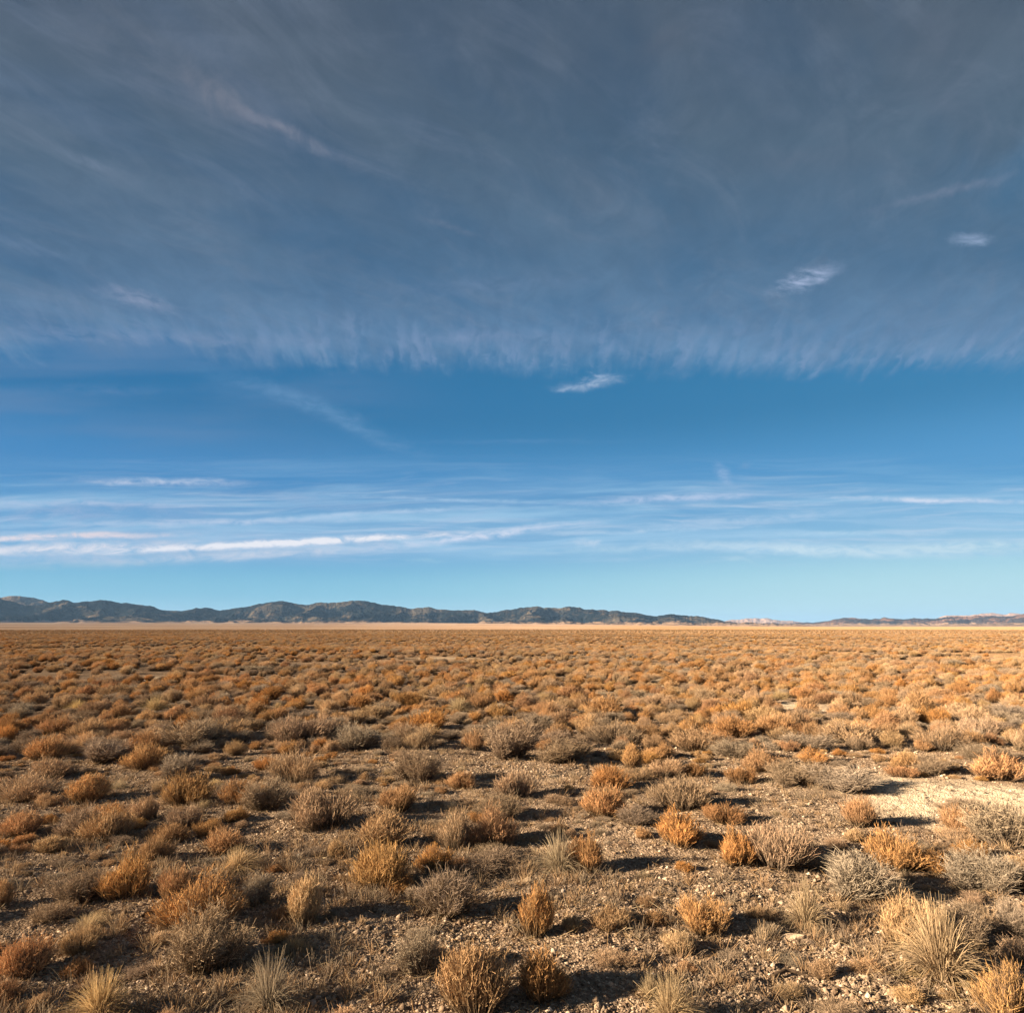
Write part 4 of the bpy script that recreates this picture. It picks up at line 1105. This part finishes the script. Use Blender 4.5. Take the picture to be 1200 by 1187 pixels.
ROCKS = [
 (1047,1168,20,8,-40,(.38,.27,.17),'long tan stone slab lying on gravel in front of the large yellow bunchgrass'),
 (85,1080,7,7,0,(.46,.40,.34),'small pale grey stone on dark ground at left, above the low tan shrub'),
 (66,1174,9,6,10,(.42,.37,.32),'small pale grey stone near the bottom left corner'),
 (874,1052,9,9,0,(.50,.38,.26),'pale rounded stone on open gravel below the joined orange and grey shrubs'),
 (350,1005,7,6,0,(.46,.40,.33),'small grey stone left of centre on gravel behind the thin tan shrub'),
 (618,1037,14,9,10,(.44,.33,.22),'tan stone beside a dark hollow below the pale bristly clump'),
 (660,1046,6,5,0,(.62,.56,.48),'tiny whitish stone behind the tall narrow fan-shaped shrub'),
 (367,1181,7,8,0,(.42,.37,.32),'small grey stone at the bottom edge right of the wiry bunchgrass'),
 (930,1098,30,7,-12,(.50,.38,.27),'flat pale clod on gravel below the sparse grey clump'),
 (948,1103,20,6,-8,(.46,.34,.24),'smaller flat clod right of the pale one below the sparse grey clump'),
 (596,1147,9,9,0,(.50,.42,.33),'small pale stone between the two orange shrubs at the bottom centre'),
 (1178,1164,8,6,0,(.24,.165,.11),'brown stone beside the large orange shrub at the bottom right'),
]
for k, (px, py, w_, h_, ang, col, lab) in enumerate(ROCKS):
    x, y, z = ground_at(px, py)
    dep = project(x, y, z)[2]
    o = link('rock', rock_mesh(50 + k, col))
    W_ = w_ / F * dep / 2
    zz = float(ground_h(np.array([x]), np.array([y]))[0])
    o.scale = (W_ * 1.1, W_ * 0.75, h_ / F * dep * 0.62)
    o.location = (x, y, zz + o.scale.z * 0.45); o.rotation_euler = (random.uniform(-.2, .2), random.uniform(-.2, .2), math.radians(ang))
    tag(o, lab, 'rock', 'loose stones lying on the gravel')

# dead branch lying in a hollow, lower right
def branch_mesh(seed):
    g = np.random.default_rng(seed); V = []; Q = []; n0 = 0
    def tube(p, r):
        nonlocal n0
        p = np.array(p, float); m = len(p); k = 7
        for i_ in range(m):
            d = p[min(i_ + 1, m - 1)] - p[max(i_ - 1, 0)]; d /= np.linalg.norm(d) + 1e-9
            u = np.cross(d, [0, 0, 1.0]); u /= np.linalg.norm(u) + 1e-9; v1 = np.cross(d, u)
            for j_ in range(k):
                t = 2 * math.pi * j_ / k
                V.append(p[i_] + (u * math.cos(t) + v1 * math.sin(t)) * r[i_] * g.uniform(.85, 1.15))
        for i_ in range(m - 1):
            for j_ in range(k):
                Q.append((n0 + i_ * k + j_, n0 + i_ * k + (j_ + 1) % k, n0 + (i_ + 1) * k + (j_ + 1) % k, n0 + (i_ + 1) * k + j_))
        n0 += m * k
    m = 9; t = np.linspace(0, 1, m)
    main = np.stack([t - .5, .10 * np.sin(t * 5) + g.normal(0, .012, m), .05 + .03 * np.sin(t * 7)], 1)
    tube(main, .035 * (1.1 - .8 * t))
    for s, a in ((.3, .9), (.5, -.8), (.68, .6), (.82, -.5)):
        i_ = int(s * (m - 1)); L = .32 * (1 - s * .5); tt = np.linspace(0, 1, 6)
        b = main[i_] + np.stack([np.cos(a) * tt * L, np.sin(a) * tt * L, tt * .09 + g.normal(0, .006, 6)], 1)
        tube(b, .017 * (1.1 - .9 * tt))
    c = np.tile(np.array([.12, .085, .06]), (len(V), 1)) * g.uniform(.8, 1.2, (len(V), 1))
    return mesh_np('dead_branch', np.array(V), np.array(Q), None, c, True)
x, y, z = ground_at(938, 1144)
o = link('dead_branch', branch_mesh(3), mgv)
o.scale = (.27, .24, .3); o.location = (x, y, float(ground_h(np.array([x]), np.array([y]))[0]) + .002); o.rotation_euler = (0, 0, .15)
tag(o, 'dark dead branch lying on open gravel, lower right', 'branch')
x, y, z = ground_at(180, 1070)
o = link('dead_branch', branch_mesh(9), mgv)
o.scale = (.16, .15, .3); o.location = (x, y, float(ground_h(np.array([x]), np.array([y]))[0]) + .002); o.rotation_euler = (0, 0, 1.2)
tag(o, 'grey dead twig between the tall rounded and the widest orange shrubs, lower left', 'branch')

# ------------------------------------------------------------------ picture settings
vs = scene.view_settings
vs.view_transform = 'Standard'; vs.look = 'None'; vs.exposure = EXPO; vs.gamma = 1.0
scene.cycles.max_bounces = 5; scene.cycles.diffuse_bounces = 3; scene.cycles.volume_bounces = 0
scene.cycles.volume_max_steps = 64
